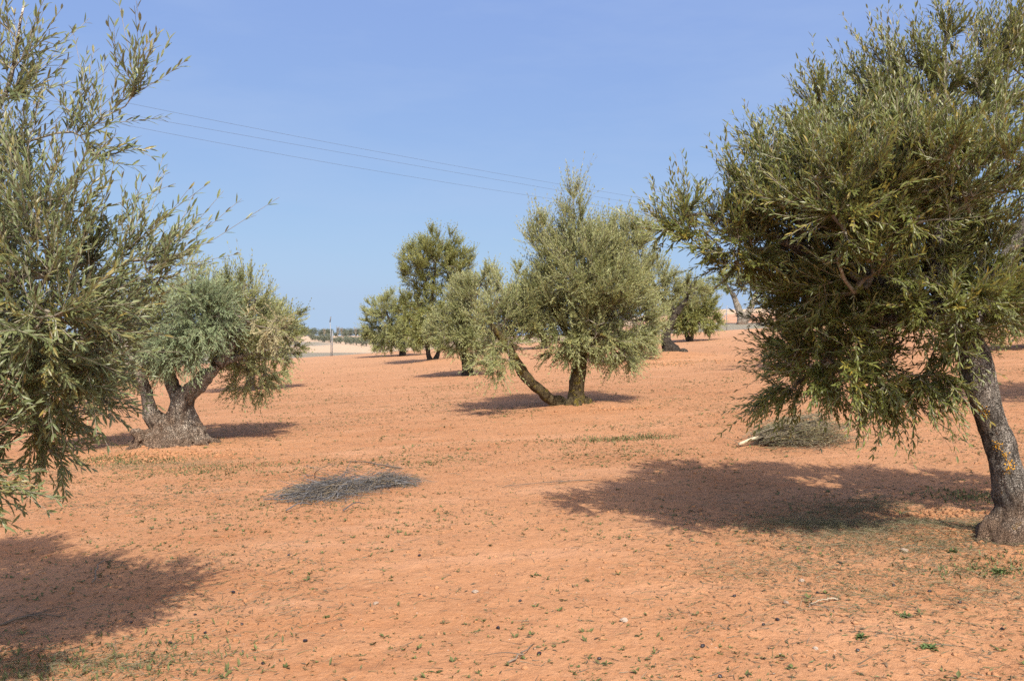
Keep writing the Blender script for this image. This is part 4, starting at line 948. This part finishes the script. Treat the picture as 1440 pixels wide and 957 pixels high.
# ------------------------------------------------------------------ far olives
def far_proto(seed):
    rng = np.random.default_rng(seed); e = empty('distant_olive_tree', (0, 0, 0), 'small dark olive tree in the far rows', 'tree', 'far olive trees')
    m = MB(); V, F = sweep([(0, 0, -.3), (.05, 0, .5), (.1, .05, 1.3)], np.array([.22, .16, .10]), 7); m.add(V, F, 0, True); m.build('trunk', [M_BARK_DARK], e, attrs=False)
    m = MB(); n = 2600
    lob = [(np.array((rng.normal(0, .6), rng.normal(0, .6), rng.uniform(1.0, 1.9))), rng.uniform(.8, 1.25)) for _ in range(6)]
    li = rng.integers(0, 6, n); c = np.array([l[0] for l in lob])[li]; r = np.array([l[1] for l in lob])[li]
    d = unit(rng.normal(0, 1, (n, 3))); B = c + d * (r * rng.random(n) ** .35)[:, None]; B[:, 2] = np.maximum(B[:, 2], .15 + .2 * rng.random(n))
    D = unit(d + rng.normal(0, .6, (n, 3)) + (0, 0, .3)); L = rng.uniform(.14, .3, n); V, F, k = leaves(B, D, rng.normal(0, 1, (n, 3)), L, L * .4, False)
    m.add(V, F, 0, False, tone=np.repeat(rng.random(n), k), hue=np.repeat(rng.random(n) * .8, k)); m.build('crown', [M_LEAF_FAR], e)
    return e
protos = [far_proto(s) for s in (101, 102, 103)]; used = [False] * 3
def plant_far(px, d, s, label, group, rng):
    k = int(rng.integers(0, 3)); src = protos[k]
    if not used[k]: e = src; used[k] = True
    else:
        e = src.copy(); COL.objects.link(e)
        for ch in list(src.children):
            c = ch.copy(); COL.objects.link(c); c.parent = e
    e.location = G(px, d); e.rotation_euler = (0, 0, rng.random() * 6.28); e.scale = (s * rng.uniform(.9, 1.15), s * rng.uniform(.9, 1.15), s)
    tag(e, label, 'tree', group)
rng = np.random.default_rng(120)
for px in np.arange(250, 720, 4.4):
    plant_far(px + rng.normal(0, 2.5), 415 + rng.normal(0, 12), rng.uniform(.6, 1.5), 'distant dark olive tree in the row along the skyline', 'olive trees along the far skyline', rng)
for t in np.linspace(0, 1, 22):
    plant_far(440 + 150 * t ** 1.25 + rng.normal(0, 1.5), 330 - 170 * t ** .75 + rng.normal(0, 3), rng.uniform(.62, .9), 'dusty olive tree in the hedge like row crossing the pale fields', 'olive trees crossing the pale fields', rng)
for px, d in ((478, 300), (487, 292), (492, 268), (497, 262), (512, 250), (530, 300), (541, 280), (585, 300), (610, 260), (640, 280), (660, 300), (690, 270)):
    plant_far(px, d, rng.uniform(.6, .85), 'lone round olive bush standing out on the far pale field', 'lone bushes on the far field', rng)
def bare_tree(px, d, h, label, seed):
    rng = np.random.default_rng(seed); p = G(px, d); e = empty('bare_tree', p, label, 'tree', 'bare trees on the skyline')
    m = MB(); V, F = sweep([p - (0, 0, .3), p + (0, 0, h * .4), p + (.1, 0, h * .7)], np.array([.16, .12, .06]), 6); m.add(V, F, 0, True); m.build('trunk', [M_TWIG], e)
    n = 60; A = p + np.stack((np.zeros(n), np.zeros(n), rng.uniform(.25, .7, n) * h), 1); a = rng.uniform(0, 6.28, n); D = np.stack((np.cos(a) * .5, np.sin(a) * .5, np.ones(n)), 1)
    m = MB(); sticks(m, rng, A, D, rng.uniform(.2, .45, n) * h, rng.uniform(.03, .06, n), np.zeros(n), 3, 3); m.build('crown', [M_TWIG], e)
for i, (px, h, lab) in enumerate(((456, 4.2, 'leftmost bare grey tree on the far skyline'), (475, 5.0, 'broad bare grey tree right of the tall metal post'), (480, 4.6, 'bare grey tree close beside the broad one on the skyline'), (500, 5.0, 'rightmost bare grey tree on the far skyline'))):
    bare_tree(px, 400, h, lab, i)

# ------------------------------------------------------------------ camera, light, sky
cam = bpy.data.cameras.new('camera'); co = bpy.data.objects.new('camera', cam); COL.objects.link(co)
cam.sensor_fit = 'HORIZONTAL'; cam.sensor_width = 36; cam.lens = 36 * FPX / 1440.0
cam.clip_start = 0.05; cam.clip_end = 20000; cam.shift_y = 0.0
co.location = (0, 0, CAMZ); co.rotation_euler = (math.radians(90) - math.atan((478.5 - HY) / FPX), 0, 0); scn.camera = co

el = math.asin(SUN[2]); az = math.atan2(SUN[0], SUN[1])           # azimuth from +Y towards +X
sl = bpy.data.lights.new('sun', 'SUN'); sl.energy = 4.4; sl.angle = math.radians(.53); sl.color = (1.0, .93, .82)
so = bpy.data.objects.new('sun', sl); COL.objects.link(so); so.rotation_euler = Vector(SUN).to_track_quat('Z', 'Y').to_euler()
w = bpy.data.worlds.new('World'); scn.world = w; w.use_nodes = True; nt = w.node_tree; nt.nodes.clear()
sky = nd(nt, 'ShaderNodeTexSky', sky_type='NISHITA'); sky.sun_disc = False; sky.sun_elevation = el; sky.sun_rotation = az; sky.altitude = 300; sky.air_density = 1.0; sky.dust_density = 1.6; sky.ozone_density = 2.0
def vm(op, a, b):
    n = nt.nodes.new('ShaderNodeVectorMath'); n.operation = op
    for i, v in ((0, a), (1, b)):
        if isinstance(v, bpy.types.NodeSocket): nt.links.new(v, n.inputs[i])
        else: n.inputs[i].default_value = v
    return n
tcw = nd(nt, 'ShaderNodeTexCoord').outputs['Generated']
sx = nd(nt, 'ShaderNodeSeparateXYZ', {0: tcw})
nt.links.new(nd(nt, 'ShaderNodeCombineXYZ', {0: sx.outputs[0], 1: sx.outputs[1], 2: mth(nt, 'MAXIMUM', sx.outputs[2], .045)}).outputs[0], sky.inputs[0])
wisp = nd(nt, 'ShaderNodeTexNoise', {'Vector': nd(nt, 'ShaderNodeMapping', {'Vector': tcw, 'Scale': (1.6, 1.6, 7)}).outputs[0], 'Scale': 1.6, 'Detail': 5, 'Roughness': .6}).outputs[0]
veil = vm('ADD', vm('MULTIPLY', sky.outputs[0], (.286, .319, .144)).outputs[0], (1.043, 1.465, 3.648)).outputs[0]     # hazy blue sky away from the sun
veil = mix(nt, mapr(nt, wisp, .40, .70, 0, .34), veil, (2.5, 3.2, 4.6))
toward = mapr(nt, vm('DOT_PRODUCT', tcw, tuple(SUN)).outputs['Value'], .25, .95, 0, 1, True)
skyc = mix(nt, toward, veil, vm('MULTIPLY', sky.outputs[0], (2.7, 2.3, 1.9)).outputs[0])  # sunward sky boosted and warmed, added fill light for the shadows
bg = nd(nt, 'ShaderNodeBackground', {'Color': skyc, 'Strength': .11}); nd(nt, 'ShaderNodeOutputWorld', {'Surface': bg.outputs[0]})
scn.view_settings.view_transform = 'Standard'; scn.view_settings.look = 'None'; scn.view_settings.gamma = 1; scn.view_settings.exposure = 0.75
scn.render.engine = 'CYCLES'; scn.cycles.use_denoising = False; scn.cycles.max_bounces = 7; scn.cycles.diffuse_bounces = 4; scn.cycles.glossy_bounces = 2; scn.cycles.transmission_bounces = 3; scn.cycles.transparent_max_bounces = 4
